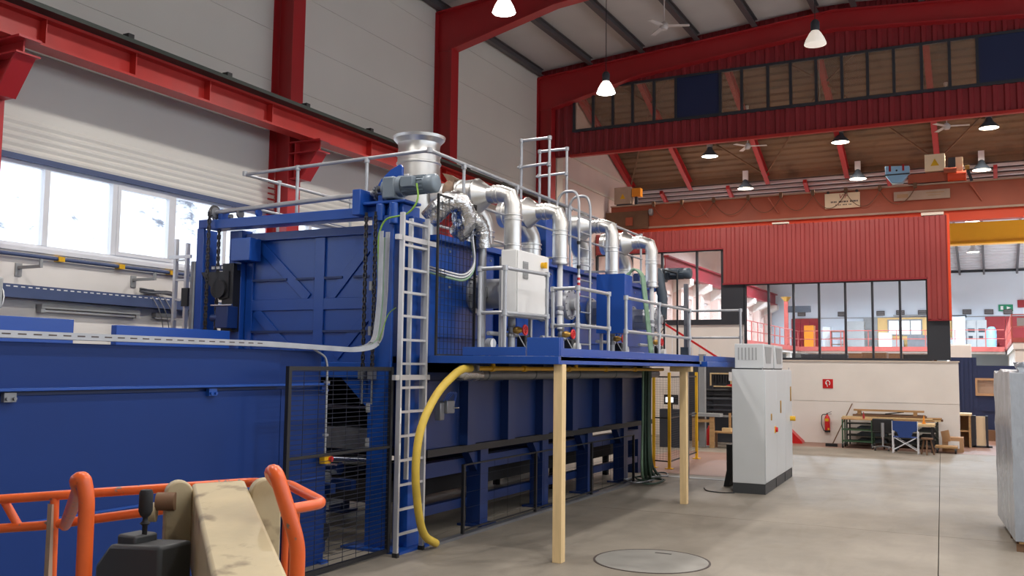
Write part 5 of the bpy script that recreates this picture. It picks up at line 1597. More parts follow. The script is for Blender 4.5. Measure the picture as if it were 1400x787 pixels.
# table
t = thing('work_table', 'small table with a pale wooden top behind the camp chair', 'table', (-1.9, 27.9, 0))
part('top', MB().box(-2.42, -1.40, 27.55, 28.2, .70, .77), M['pine'], t, bevel=.004)
for x in (-2.36, -1.46):
    for y in (27.6, 28.14):
        part('leg', MB().box(x - .025, x + .025, y - .025, y + .025, 0, .70), M['black'], t)
solo('paper_stack', MB().box(-2.38, -2.10, 27.65, 27.95, .77, .80), M['paper'], 'white papers on the left end of the wooden table', 'papers')
solo('spray_bottle', MB().lathe((-1.66, 27.7, .77), [(0, 0), (.05, 0), (.05, .04), (.03, .05), (.025, .16), (.012, .18), (.012, .22), (0, .22)], 10), M['plastic_orange'], 'orange-based bottle on the right end of the wooden table', 'bottle')
t = thing('wooden_stool', 'rough three-legged wooden stool right of the camp chair', 'stool', (-1.55, 27.0, 0))
part('seat', MB().cyl((-1.55, 27.0, .40), (-1.55, 27.0, .44), .15, 16), M['darkwood'], t)
for k in range(3):
    a = 2 * math.pi * k / 3 + .5
    part('leg', MB().bar((-1.55 + .09 * math.cos(a), 27.0 + .09 * math.sin(a), .40), (-1.55 + .18 * math.cos(a), 27.0 + .18 * math.sin(a), 0), .035, .035), M['darkwood'], t)
t = thing('roller_dolly', 'low wooden dolly on castors right of the stool', 'dolly', (-1.1, 28.0, 0))
part('deck', MB().box(-1.40, -.85, 27.7, 28.2, .14, .19), M['oldwood'], t)
for x in (-1.35, -.9):
    for y in (27.75, 28.15):
        part('castor', MB().cyl((x - .02, y, .05), (x + .02, y, .05), .05, 10), M['rubber'], t)
        part('fork', MB().box(x - .025, x + .025, y - .02, y + .02, .05, .14), M['steel'], t)
t = thing('cardboard_box', 'brown cardboard box with a white label beside the partition end', 'box', (-1.0, 28.6, 0))
part('box', MB().box(-1.25, -.72, 28.3, 28.75, 0, .40), M['card'], t, bevel=.006)
part('label', MB().box(-1.10, -.82, 28.294, 28.299, .10, .30), M['paper'], t)
part('flap', MB().bar((-1.25, 28.3, .40), (-1.05, 28.15, .46), .02, .3), M['card'], t)
# upright crates at the end of the partition
t = thing('wood_frame_crate', 'upright open wooden crate frame at the end of the partition', 'crate', (-.8, 30.6, 0))
part('side', MB().box(-.95, -.90, 30.2, 30.9, 0, .92).box(-.62, -.57, 30.2, 30.9, 0, .92), M['oldwood'], t)
part('back', MB().box(-.90, -.62, 30.85, 30.9, 0, .92), M['card'], t)
part('top_board', MB().box(-.98, -.54, 30.15, 30.95, .92, .98), M['pine'], t)
part('shelf', MB().box(-.90, -.62, 30.22, 30.85, .45, .49), M['oldwood'], t)
t = thing('upright_panel_crate', 'pale upright panel in a dark frame right of the wooden crate frame', 'crate', (-.35, 30.8, 0))
part('panel', MB().box(-.43, -.19, 30.5, 30.6, .05, .90), M['sign'], t)
part('frame', MB().box(-.56, -.44, 30.45, 30.7, 0, .92).box(-.18, -.12, 30.45, 30.7, 0, .92), M['charcoal'], t)
part('foot', MB().box(-.55, -.02, 30.45, 30.7, 0, .05), M['charcoal'], t)
t = thing('red_wheel_chock', 'red wedge on the floor beside the far right corner of the grey cabinet', 'wedge', (-5.2, 28.9, 0))
part('wedge', MB().prism([(-5.55, 0), (-5.05, 0), (-5.05, .06), (-5.42, .42), (-5.55, .42)], 'Y', 28.7, 29.1), M['red_bright'], t)

# ---- blue gate and beyond on the right
t = thing('blue_gate', 'dark blue sheet gate with a framed window right of the white partition', 'gate', (.6, 34, 0))
part('leaf', MB().box(-1.2, -.42, 34.0, 34.08, .02, 2.66), M['navy'], t)
for x in (-1.05, -.85, -.6):
    part('fold', MB().box(x - .04, x + .04, 33.96, 34.0, .05, 2.64), M['navy'], t)
part('leaf', MB().box(-.42, 2.6, 34.02, 34.10, .02, 1.42).box(-.42, 2.6, 34.02, 34.1, 1.98, 2.40), M['navy'], t)
part('rib', MB().box(-.3, 2.5, 33.99, 34.02, .92, 1.0), M['navy'], t)
part('window_frame', MB().box(-.47, 2.6, 33.97, 34.03, 1.42, 1.50).box(-.47, 2.6, 33.97, 34.03, 1.92, 1.99).box(-.47, -.41, 33.97, 34.03, 1.5, 1.92), M['card'], t)
part('window_back', MB().box(-.41, 2.6, 34.06, 34.08, 1.5, 1.92), M['sign2'], t)
part('pane', MB().box(-.41, 2.6, 34.01, 34.02, 1.5, 1.92), M['glass'], t)
solo('yellow_pallet_bar', MB().box(-.2, .55, 33.5, 33.8, .0, .34), M['darkwood'], 'low dark brown beam on the floor in front of the blue gate', 'beam')
t = thing('white_locker', 'plain white double locker behind the end of the charcoal panel', 'locker', (-1.0, 40, 0))
part('body', MB().box(-1.45, -.66, 40.0, 40.5, 0, 3.26), M['white_plaster'], t)
part('door', MB().box(-1.43, -1.07, 39.97, 40.0, .05, 3.2), M['white_plaster'], t)
part('door', MB().box(-1.05, -.68, 39.97, 40.0, .05, 3.2), M['white_plaster'], t)

# ================================================================== THIRD HALL
ft = wall_far = bpy.data.objects['wall_far']
fs = 57.0 / 46.0
def fp(x, z): return (x * fs, 2.2 + (z - 2.2) * fs)
v0 = None
for i, (x, z) in enumerate(((-8.03, 4.86), (-6.19, 4.83), (-4.48, 4.84), (-3.63, 4.86), (-2.71, 4.85), (-.884, 4.854), (-.013, 4.84), (.728, 4.828))):
    X, Z = fp(x, z)
    t = thing('wall_grille', ['small dark wall grille above the dark red panels', 'small dark wall grille left of the office', 'small dark wall grille over the left end of the office', 'small dark wall grille over the middle of the office', 'small dark wall grille over the right end of the office', 'small dark wall grille just right of the red cladding edge', 'small dark wall grille left of the exit sign', 'small dark wall grille under the exit sign'][i], 'grille', (X, 56.9, Z - .12), 'dark grilles high on the far wall')
    part('frame', MB().box(X - .22, X + .22, 56.90, 56.995, Z - .13, Z + .13), M['ink'], t)
    for k in range(3):
        part('slat', MB().box(X - .19, X + .19, 56.885, 56.90, Z - .085 + k * .07, Z - .065 + k * .07), M['grille'], t)
X, Z = fp(.648, 5.0)
t = thing('exit_sign', 'small green exit sign high on the far wall', 'sign', (X, 56.95, Z - .2))
part('plate', MB().box(X - .35, X + .35, 56.94, 56.99, Z - .18, Z + .18), M['exitgreen'], t)
part('arrow', MB().prism([(X + .05, Z - .08), (X + .25, Z), (X + .05, Z + .08)], 'Y', 56.93, 56.938).box(X - .25, X - .12, 56.93, 56.938, Z - .1, Z + .1), M['paper'], t)
X, Z = fp(1.35, 5.17)
solo('dark_wall_box', MB().box(X - .3, X + .5, 56.9, 56.99, Z - .2, Z + .2), M['maroon'], 'dark red box on the far wall right of the exit sign', 'box')
part('wall_line', MB().box(-10.5, 8, 56.97, 57.0, fp(0, 4.62)[1], fp(0, 4.66)[1]), M['grille'], wall_far, smooth=False)
# office front in the far wall
t = thing('office_bay', 'ochre office front with a bright sliding window above the mezzanine', 'office', (-4.9, 56.9, 3.4))
x0, x1 = fp(-5.22, 0)[0], fp(-1.5, 0)[0]
part('back_wall', MB().box(x0, x1, 56.90, 56.98, 3.42, 5.2), M['officewall'], t)
part('dark_bay', MB().box(x0, x0 + .75, 56.85, 56.92, 3.42, 5.2), M['grille'], t)
xa, xb = fp(-4.15, 0)[0], fp(-2.75, 0)[0]
for k in range(3):
    a = xa + (xb - xa) * k / 3; c = xa + (xb - xa) * (k + 1) / 3
    part('window_pane', MB().box(a + .04, c - .04, 56.86, 56.89, 4.25, 5.02), M['officeglow'], t)
part('window_frame', MB().box(xa - .05, xb + .05, 56.85, 56.87, 5.02, 5.10).box(xa - .05, xb + .05, 56.85, 56.87, 4.18, 4.26), M['grille'], t)
for k in range(4):
    x = xa + (xb - xa) * k / 3
    part('window_mullion', MB().box(x - .04, x + .04, 56.84, 56.9, 4.18, 5.1), M['grille'], t)
part('lintel_lamp', MB().box(x0 + 1.6, x1 - 1.2, 56.8, 56.9, 5.30, 5.36), M['grille'], t)
for i, (x, w_, h_, m_) in enumerate(((-5.6, .7, .9, 'cabwhite'), (-4.9, .6, .5, 'grille'), (-4.1, 1.0, .75, 'steel'), (-3.0, .7, .5, 'paleblue'), (-2.25, .45, .6, 'cabinet'))):
    solo('office_desk_unit', MB().box(x, x + w_, 56.0, 56.5, 3.42, 3.42 + h_), M[m_], ['white cupboard at the left end of the office front', 'grey low unit in the office front left of the window', 'dark grey unit below the office window', 'pale blue unit below the right side of the office window', 'pale grey unit at the right end of the office front'][i], 'cupboard', 'units along the office front')
# dark red panels on the far wall
for (a, c, lab) in ((-8.5, -7.25, 'dark red wall panel behind the mezzanine rail, seen through the third pane'), (-.18, 2.2, 'dark red wall panel behind the right mezzanine rail')):
    X0, X1 = a * fs, c * fs
    t = thing('red_wall_panel', lab, 'panel', ((X0 + X1) / 2, 56.9, 3.4), 'dark red panels on the far wall')
    n_ = 3
    for k in range(n_):
        part('leaf', MB().box(X0 + (X1 - X0) * k / n_ + .01, X0 + (X1 - X0) * (k + 1) / n_ - .01, 56.86, 56.98, 3.42, fp(0, 4.62)[1]), M['maroon'], t)
solo('orange_cabinet', MB().box(-7.9 * fs * .98, -7.9 * fs * .98 + .55, 55.6, 56.2, 3.42, 4.75), M['plastic_orange'], 'tall orange cabinet in front of the far dark red panel', 'cabinet', bevel=.02)
t = thing('grey_control_panel', 'grey control panels with dark windows beside the blue tank, right of the charcoal panel', 'switch cabinet', (-.75, 55.5, 3.42))
for k, x in enumerate((-1.12, -.62)):
    part('cabinet', MB().box(x, x + .48, 55.4, 56, 3.42, 4.95), M['grille'], t, bevel=.01)
    part('meter', MB().box(x + .08, x + .40, 55.38, 55.4, 4.3, 4.5), M['charcoal'], t)
    part('meter', MB().box(x + .1, x + .3, 55.38, 55.4, 3.95, 4.1), M['charcoal'], t)
b = MB().lathe((.08, 55.4, 3.42), [(0, 0), (.22, .05), (.24, .2), (.24, 1.0), (.15, 1.15), (0, 1.18)], 16)
solo('blue_vessel', b, M['paleblue'], 'upright blue pressure vessel beside the grey control panels', 'vessel')
t = thing('white_room', 'white box room with a dark roof edge behind the charcoal panel', 'cabin', (-2.0, 55.5, 3.42))
part('wall', MB().box(-1.78, -1.16, 55.2, 56.4, 3.42, 5.15), M['cool_wall'], t)
part('roof_edge', MB().box(-1.79, -1.10, 55.15, 56.45, 5.15, 5.22), M['charcoal'], t)
solo('grey_tall_unit', MB().prism([(-7.6, 3.42), (-6.3, 3.42), (-6.3, 4.95), (-7.2, 4.95)], 'Y', 55.5, 56.2), M['grille'], 'big grey slanted machine housing on the mezzanine left of the office', 'machine')
solo('white_column_box', MB().box(-8.4, -8.0, 54.6, 55.2, 3.42, 4.6), M['cabinet'], 'slim pale cabinet on the mezzanine beside the shelf', 'cabinet')
t = thing('mezzanine_shelf', 'open red-brown shelf unit on the mezzanine in front of the slanted housing', 'shelf', (-7.6, 54.2, 3.42))
for x in (-7.9, -7.2):
    part('upright', MB().box(x - .03, x + .03, 54.1, 54.5, 3.42, 4.35), M['mezz'], t)
for z in (3.6, 3.95, 4.3):
    part('board', MB().box(-7.9, -7.2, 54.1, 54.5, z, z + .04), M['darkwood'], t)
# mezzanine
t = thing('mezzanine', 'white mezzanine with red railing running round the far hall', 'mezzanine', (-6, 50, 0))
part('slab', MB().box(-12, -9.5, 38, 57, 3.1, 3.4).box(-9.5, .66, 53, 57, 3.1, 3.4), M['white_plaster'], t)
part('edge_beam', MB().box(-9.52, -9.42, 38, 53, 3.22, 3.46).box(-9.5, .64, 52.9, 53, 3.22, 3.46), M['mezz'], t)
for y in range(39, 53, 3):
    part('column', MB().box(-9.75, -9.5, y, y + .25, 0, 3.1), M['white_plaster'], t)
for x in (-8, -5, -2):
    part('column', MB().box(x, x + .25, 53, 53.25, 0, 3.1), M['white_plaster'], t)
for z in (3.85, 4.30):
    part('rail', MB().box(-9.49, -9.45, 38, 52.95, z, z + .04).box(-9.5, .64, 52.93, 52.97, z, z + .04), M['mezz'], t)
pp = None
for y in [38 + 1.25 * k for k in range(13)]:
    if pp is None:
        pp = part('rail_post', MB().box(-9.49, -9.45, y - .025, y + .025, 3.4, 4.3), M['mezz'], t); y0 = y
    else:
        again(pp, (0, y - y0, 0), t)
for x in [-8.6 + 1.4 * k for k in range(7)]:
    again(pp, (x + 9.47, 52.95 - 38, 0), t)
t = thing('right_mezzanine', 'white mezzanine on columns with a red railing at the right edge', 'mezzanine', (3, 45, 0))
part('slab', MB().box(.75, 8, 39, 57, 3.05, 3.30), M['white_plaster'], t)
part('edge_beam', MB().box(.70, .76, 39, 57, 3.28, 3.46).box(.70, 8, 38.95, 39.0, 3.30, 3.46), M['mezz'], t)
for y in (39.1, 42, 45, 48, 51, 54):
    part('column', MB().box(.80, 1.14, y, y + .34, 0, 3.05), M['white_plaster'], t)
for z in (3.85, 4.30):
    part('rail', MB().box(.71, .75, 39, 57, z, z + .04).box(.71, 8, 38.96, 39.0, z, z + .04), M['mezz'], t)
pp = None
for k in range(24):
    y = 39.0 + k * .78
    if pp is None:
        pp = part('rail_post', MB().box(.71, .75, y - .02, y + .02, 3.3, 4.3), M['mezz'], t)
    else:
        again(pp, (0, k * .78, 0), t)
part('infill', MB().box(.9, 2.5, 38.98, 39.0, 3.9, 4.2), M['grille'], t)
# crane and runway in the third hall
t = thing('yellow_crane_girder', 'bright yellow crane girder under the far roof at the upper right', 'crane', (-1, 45, 8.4))
part('girder', MB().box(-11.5, 8, 45.0, 45.4, 7.82, 8.72), M['crane_yellow'], t)
part('flange', MB().box(-11.5, 8, 44.9, 45.5, 7.76, 7.82), M['crane_yellow'], t)
part('conductor_rail', MB().box(-11.5, 8, 44.6, 44.7, 8.74, 8.82), M['grille'], t)
t = thing('far_runway_beam', 'red crane runway beam along the left wall of the far hall, seen through the windows', 'beam', (-11.4, 45, 6.0))
part('beam', MB().box(-11.55, -11.25, 35.3, 56.5, 6.0, 6.06).box(-11.42, -11.38, 35.3, 56.5, 6.06, 6.6).box(-11.55, -11.25, 35.3, 56.5, 6.6, 6.66), M['redclad'], t)
t = thing('jib_hoist', 'orange hoist tower with a brass cap at the far end of the left mezzanine', 'hoist', (-9.9, 52, 3.4))
part('mast', MB().box(-10.0, -9.8, 51.9, 52.1, 3.4, 5.9), M['mezz'], t)
part('arm', MB().box(-9.8, -8.6, 51.95, 52.1, 5.3, 5.65), M['charcoal'], t)
part('cap', MB().lathe((-9.9, 52, 5.9), [(.1, 0), (.3, .25), (0, .28)], 12), M['brass'], t)
# equipment just behind the glazing
for i, (x, w_, z0, h_, m_) in enumerate(((-5.9, 1.5, 2.2, .55, 'charcoal'), (-3.9, .8, 2.3, .5, 'darkwood'), (-2.6, .9, 2.3, .45, 'black'))):
    solo('machine_top', MB().box(x, x + w_, 33.5, 34.2, 0, z0 + h_), M[m_], ['dark machine top behind the second and third panes', 'brown machine top behind the middle panes', 'black machine top behind the last pane'][i], 'machine', 'machine tops behind the glazing', bevel=.02)
b = MB().box(-6.3, -1.8, 38, 38.5, 2.9, 3.0)
solo('brown_beam', MB().box(-6.3, -1.8, 38.0, 38.5, 0, 2.62).box(-6.5, -1.6, 37.9, 38.6, 2.62, 2.85), M['darkwood'], 'long brown roof edge of a machine cabin behind the glazing', 'cabin')

# ================================================================== NEAR HALL FURNISHINGS
# ---- grey control cabinet
L0 = Vector((-3.565, 16.73, 0))
t = thing('control_cabinet', 'tall light grey control cabinet with three doors and two cooling units on top', 'control cabinet', L0)
w_, l_ = .585, 3.15
x1, y0 = L0.x, L0.y; x0 = x1 - w_; y1 = y0 + l_
part('body', MB().box(x0, x1 - .02, y0, y1, .18, 2.19), M['cabinet'], t, bevel=.006)
part('plinth', MB().box(x0 + .005, x1 - .015, y0 + .005, y1 - .01, 0, .18), M['plinth'], t)
ys = [y0, y0 + 1.2, y0 + 2.25, y1]
for k, (a, c) in enumerate(zip(ys[:-1], ys[1:])):
    part('door', MB().box(x1 - .018, x1, a + .008, c - .008, .20, 2.17), M['cabinet'], t, bevel=.004)
    part('plinth_joint', MB().box(x1 - .02, x1 - .008, c - .06, c - .03, 0.01, .17), M['black'], t)
for (y, z0, z1) in ((y0 + .55, 1.27, 1.39), (y0 + 1.62, 1.36, 1.60), (y0 + 2.9, 1.55, 1.85)):
    part('door_handle', MB().box(x1, x1 + .02, y, y + .04, z0, z1), M['brass'], t, bevel=.005)
part('main_switch', MB().box(x1, x1 + .012, y0 + .95, y0 + 1.07, 1.02, 1.14), M['yellow'], t)
part('main_switch', MB().cyl((x1 + .012, y0 + 1.01, 1.08), (x1 + .05, y0 + 1.01, 1.08), .045, 14), M['red_bright'], t, label='red turning knob of the main switch')
part('signal_knob', MB().cyl((x1 - .0, y1 - .25, 1.20), (x1 + .10, y1 - .25, 1.20), .05, 12), M['yellow'], t)
for (a, c) in ((y0 + .06, y0 + 1.08), (y0 + 1.25, y0 + 2.2)):
    bx0, bx1 = x0 + .04, x1 - .03
    u = part('cooling_unit', MB().box(bx0, bx1, a, c, 2.21, 2.65), M['cabinet'], t, bevel=.012)
    for k in range(6):
        xx = bx0 + .06 + k * .062
        part('louvre', MB().box(xx, xx + .022, a - .008, a, 2.36, 2.58), M['grille'], u, smooth=False)
    part('side_grille', MB().prism([(a + .10, 2.60), (a + .80, 2.60), (a + .70, 2.30), (a + .22, 2.30)], 'X', bx1, bx1 + .008), M['grille'], u, smooth=False)
    part('unit_foot', MB().box(bx0 + .02, bx1 - .02, a + .03, c - .03, 2.19, 2.21), M['black'], t)
ebs = None
for y in (y0 + .03, y0 + 1.17, y0 + 2.2, y1 - .03):
    part('lifting_eye', MB().tube([(x1 - .05, y + .02 * math.cos(q), 2.215 + .02 * math.sin(q)) for q in [j * math.pi / 5 for j in range(10)]], .006, 5, closed=True), M['galv'], t)
t.rotation_euler = (0, 0, R(2.3))
t = thing('black_panel', 'bent black plastic panel standing on the floor behind the left side of the grey cabinet', 'panel', (-4.3, 17.6, 0))
part('sheet', MB().prism([(-4.52, 0), (-4.42, 0), (-4.36, .28), (-4.36, .78), (-4.46, .78), (-4.46, .30)], 'Y', 17.5, 17.9), M['black'], t)
pts = fillet([(-4.75, 17.0, .012), (-4.6, 16.6, .012), (-4.3, 16.5, .012), (-4.1, 16.62, .012)], .3, 6)
solo('floor_cable', MB().tube(pts, .01, 6), M['rubber'], 'thin black cable lying on the floor left of the grey cabinet', 'cable')
t = thing('manhole_cover', 'round worn steel manhole cover set in the concrete floor', 'manhole cover', (-3.51, 10.36, 0))
part('cover', MB().cyl((-3.51, 10.36, 0.0), (-3.51, 10.36, .005), .64, 48), M['manhole'], t)
part('rim', MB().lathe((-3.51, 10.36, 0), [(.645, 0), (.645, .006), (.665, .006), (.665, 0)], 48), M['ink'], t)
part('lifting_slot', MB().box(-3.62, -3.42, 10.80, 10.84, .004, .0065), M['black'], t)

# ---- wrapped load on a pallet at the right edge
t = thing('wrapped_load', 'tall grey load wrapped in clear stretch film on a pallet at the right edge', 'wrapped pallet', (.7, 14.2, 0))
def blob(corners, z0, z1, nz, nu, amp):
    vs, fs = [], []
    loop = []
    for a, c in zip(corners, corners[1:] + corners[:1]):
        for k in range(nu):
            loop.append((a[0] + (c[0] - a[0]) * k / nu, a[1] + (c[1] - a[1]) * k / nu))
    m = len(loop)
    for j in range(nz + 1):
        z = z0 + (z1 - z0) * j / nz
        for (x, y) in loop:
            q = amp * (.3 + .7 * j / nz)
            vs.append((x + random.uniform(-q, q), y + random.uniform(-q, q), z + (random.uniform(-.03, .04) if j == nz else 0)))
    for j in range(nz):
        for k in range(m):
            fs.append((j * m + k, j * m + (k + 1) % m, (j + 1) * m + (k + 1) % m, (j + 1) * m + k))
    c0 = len(vs)
    vs.append((sum(p[0] for p in loop) / m, sum(p[1] for p in loop) / m, z1 + .02))
    for k in range(m): fs.append((nz * m + k, nz * m + (k + 1) % m, c0))
    return MB().add(vs, fs)
part('film_wrap', blob([(.03, 15.4), (.21, 13.15), (1.5, 13.25), (1.4, 15.5)], .13, 2.20, 14, 10, .010), M['film'], t)
part('film_knot', blob([(.30, 13.3), (.9, 13.3), (.9, 13.9), (.30, 13.9)], 2.18, 2.30, 3, 5, .05), M['film'], t)
for y in (13.2, 14.2, 15.2):
    part('pallet_runner', MB().box(.16 - (y - 13.2) * .05 + .06, 1.4, y, y + .12, 0, .10), M['darkwood'], t)
part('pallet_deck', MB().prism([(.10, 15.38), (.25, 13.17), (1.45, 13.27), (1.38, 15.45)], 'Z', .10, .13), M['oldwood'], t)

# ---- items on the left wall
t = thing('wall_pipe', 'thin dark pipe with yellow clips under the window sill', 'pipe', (-11.9, 9, 3.66))
part('pipe', MB().cyl((-11.93, -4, 3.655), (-11.93, 24, 3.655), .028, 10), M['blind'], t)
for y in (8.85, 9.9, 10.9, 12.0):
    part('clip', MB().box(-12.0, -11.89, y - .05, y + .05, 3.62, 3.69), M['yellow'], t)
t = thing('wall_cable_tray', 'blue-grey perforated cable tray along the white wall below the windows', 'cable tray', (-11.9, 9, 3.05))
part('tray', MB().box(-11.98, -11.80, -4, 24, 3.05, 3.07).box(-11.80, -11.78, -4, 24, 3.05, 3.23).box(-12, -11.98, -4, 24, 3.05, 3.2), M['blind'], t)
b = MB(); y = 7.5
while y < 13:
    b.box(-11.779, -11.777, y, y + .06, 3.19, 3.205); y += .11
part('slot_row', b, M['paper'], t, kind='stuff', smooth=False)
pts = [(-11.86 + .09 * math.cos(a) , 10.55 + .32 * math.sin(a) , 3.28 + .01 * math.sin(3 * a)) for a in [k * math.pi / 8 for k in range(48)]]
solo('cable_coil', MB().tube([Vector(p) + Vector((0, 0, .0012 * i)) for i, p in enumerate(pts)], .012, 5), M['steel'], 'coil of grey cable lying on the wall cable tray', 'cable')
t = thing('strip_light', 'long unlit strip light under the wall cable tray', 'light', (-11.9, 9.5, 2.92))
part('housing', MB().box(-12.0, -11.86, 8.55, 10.25, 2.93, 2.99), M['grille'], t)
part('tube', MB().cyl((-11.92, 8.6, 2.90), (-11.92, 10.2, 2.90), .02, 10), M['paper'], t)
for ya_ in (8.55, 10.19):
    part('end_cap', MB().box(-11.97, -11.87, ya_, ya_ + .06, 2.87, 2.93), M['grille'], t)
t = thing('short_strip_light', 'short strip light on the white wall right of the long one', 'light', (-11.9, 10.9, 2.9))
part('housing', MB().box(-12.0, -11.9, 10.6, 11.0, 2.92, 2.98), M['grille'], t)
part('tube', MB().cyl((-11.93, 10.62, 2.90), (-11.93, 10.98, 2.90), .015, 8), M['paper'], t)
for i, y in enumerate((8.25, 10.2)):
    t = thing('wall_bracket', ('left' if i == 0 else 'right') + ' grey pipe bracket standing out from the wall below the windows', 'bracket', (-11.8, y, 3.45), 'pipe brackets under the windows')
    part('arm', MB().box(-12.0, -11.5, y - .02, y + .02, 3.46, 3.50), M['grille'], t)
    part('plate', MB().box(-12.0, -11.98, y - .05, y + .05, 3.36, 3.54), M['grille'], t)
    part('hook', MB().box(-11.53, -11.5, y - .02, y + .02, 3.50, 3.58), M['grille'], t)
for i, (y, z) in enumerate(((10.5, 3.02), (10.62, 3.02), (10.75, 3.02))):
    pts = fillet([(-11.78, y - .1, 3.22), (-11.70, y, 3.0), (-11.80, y + .2, 2.6), (-11.9, y + .1 * i, 2.2)], .2, 5)
    solo('hanging_cable', MB().tube(pts, .008, 5), M['steel'], ['first', 'second', 'third'][i] + ' grey cable hanging from the wall tray below the coil', 'cable', 'cables hanging from the tray')
t = thing('insulation_block', 'grey-brown insulation block with a white bulging liner standing on the tank at the left edge', 'block', (-7.3, 4.4, 2.34))
part('block', MB().box(-7.6, -7.0, 3.5, 4.66, 2.35, 2.60).box(-7.6, -7.0, 3.5, 4.70, 2.605, 2.86), M['grille'], t, bevel=.015)
b = MB().lathe((-7.12, 4.70, 2.70), [(0, .06), (.06, .05), (.11, .02), (.125, 0)], 14, (0, 1, 0))
part('liner', b, M['paper'], t)
part('lifting_eye', MB().tube([(-7.04, 4.56 + .04 * math.cos(a), 2.88 + .04 * math.sin(a)) for a in [j * math.pi / 7 for j in range(14)]], .012, 6, closed=True), M['black'], t)

# ---- ceiling fans
def fan(label, x, y, z, ztopp, span, a0):
    t = thing('ceiling_fan', label, 'ceiling fan', (x, y, z), 'white ceiling fans')
    part('rod', MB().cyl((x, y, z), (x, y, ztopp), .015, 8), M['fanwhite'], t)
    part('motor', MB().lathe((x, y, z), [(0, -.10), (.07, -.09), (.10, -.03), (.10, .03), (.05, .09), (0, .10)], 14), M['fanwhite'], t)
    part('canopy', MB().lathe((x, y, ztopp - .12), [(0, 0), (.05, .02), (.06, .12)], 12), M['fanwhite'], t)
    for k in range(3):
        a = a0 + 2 * math.pi * k / 3
        d = Vector((math.cos(a), math.sin(a), 0))
        part('blade', MB().bar(Vector((x, y, z)) + d * .10, Vector((x, y, z - .02)) + d * span, .13, .012), M['fanwhite'], t)
fan('white ceiling fan under the roof of the near hall', -6.79, 21.0, 10.42, 11.55, .60, .25)
fan('left white ceiling fan under the brown roof of the second hall', -6.72, 29.3, 9.28, 10.6, .60, 0.05)
fan('right white ceiling fan under the brown roof of the second hall', -.95, 29.3, 9.30, 10.6, .60, 0.0)

# ---- lamps
def spot(t, loc, watt, col, size=158, r=.18):
    l = bpy.data.lights.new('lamp_light', 'SPOT')
    l.energy = watt; l.color = col; l.spot_size = R(size); l.spot_blend = .5; l.shadow_soft_size = r
    o = bpy.data.objects.new('lamp_light', l); C.objects.link(o)
    o.parent = t; o.location = Vector(loc) - WL[t.name]
    return o
LBL = {}
def highbay(label, x, y, z, zroof, watt, col, on=True, glow='lamp_on'):
    t = thing('high_bay_lamp', label, 'lamp', (x, y, z), 'hanging bell lamps of the near hall')
    part('cord', MB().cyl((x, y, z + .42), (x, y, zroof), .008, 6), M['black'], t)
    part('housing', MB().lathe((x, y, z), [(0, .44), (.05, .43), (.085, .38), (.085, .24), (.07, .20)], 16), M['charcoal'], t)
    part('shade', MB().lathe((x, y, z), [(.07, .22), (.11, .17), (.17, .06), (.20, -.02), (.205, -.05)], 24), M['lamp_dim' if not on else 'glow_shade'], t)
    part('lens', MB().lathe((x, y, z), [(.20, -.045), (.16, -.06), (0, -.075)], 24), M[glow if on else 'lamp_dim'], t)
    if on:
        spot(t, (x, y, z - .12), watt, col)
    return t
M['glow_shade'] = emit('lit_prismatic_shade', (255, 246, 235), 2.2)
for (x, y, z, lab, on) in ((-7.40, 13.90, 8.40, 'lit bell lamp in front of the red rafter, at the top edge', True),
                           (-7.40, 18.75, 8.28, 'lit bell lamp hanging in front of the gable glazing', True),
                           (-2.82, 18.0, 8.45, 'bell lamp with clear ribbed shade still dim, upper right', False)):
    highbay(lab, x, y, z, ztop(x) + .2, LAMP_W, HALL1_COL, on)
for (x, y) in ((-7.4, 8.9), (-7.4, 3.9), (-2.8, 12.9), (-2.8, 7.9), (-2.8, 2.9), (1.8, 18.0), (1.8, 12.9), (1.8, 7.9), (1.8, 2.9), (6.0, 15.5), (6.0, 9.0), (6.0, 3.0)):
    highbay('lit bell lamp of the near hall hanging outside the picture', x, y, 8.4, ztop(x) + .2, LAMP_W, HALL1_COL, True)

def lowbay(label, x, y, z, zroof, watt, col, shade='darkmotor', brk='grille', grp='lamps under the brown roof', hw=.09):
    t = thing('reflector_lamp', label, 'lamp', (x, y, z), grp)
    part('bracket', MB().box(x - hw, x + hw, y - min(hw, .05), y + min(hw, .05), z + .26, zroof), M[brk], t)
    part('shade', MB().lathe((x, y, z), [(.06, .28), (.08, .26), (.12, .16), (.22, .05), (.285, -.02), (.29, -.05), (.275, -.05), (.2, .04), (.1, .15)], 24), M[shade], t)
    part('lens', MB().lathe((x, y, z), [(.275, -.04), (.15, -.055), (0, -.06)], 24), M['lamp_warm'], t)
    spot(t, (x, y, z - .12), watt, col)
for i, (x, y, z) in enumerate(((-8.35, 30.8, 9.46), (-4.10, 30.8, 9.52), (.145, 30.8, 9.53))):
    lowbay(['left', 'middle', 'right'][i] + ' lamp of the upper front row under the brown roof', x, y, z, zdeck(y) - .02, LAMP_W2, HALL2_COL)
for i, (x, y, z) in enumerate(((-7.56, 32.6, 8.60), (-3.80, 32.6, 8.64), (-.09, 32.6, 8.62))):
    lowbay(['left', 'middle', 'right'][i] + ' lamp with white bracket in the lower row above the crane girder', x, y, z, zdeck(y) - .02, LAMP_W2, HALL2_COL, 'darkmotor', 'winframe')
for (x, y) in ((-8.07, 26.3), (-4.03, 26.3), (0.2, 26.3), (4.5, 27.4), (4.5, 31)):
    lowbay('lamp of the second hall hidden behind the gable cladding', x, y, 8.95, zdeck(y) - .02, LAMP_W2, HALL2_COL, hw=.01)
n3 = 0
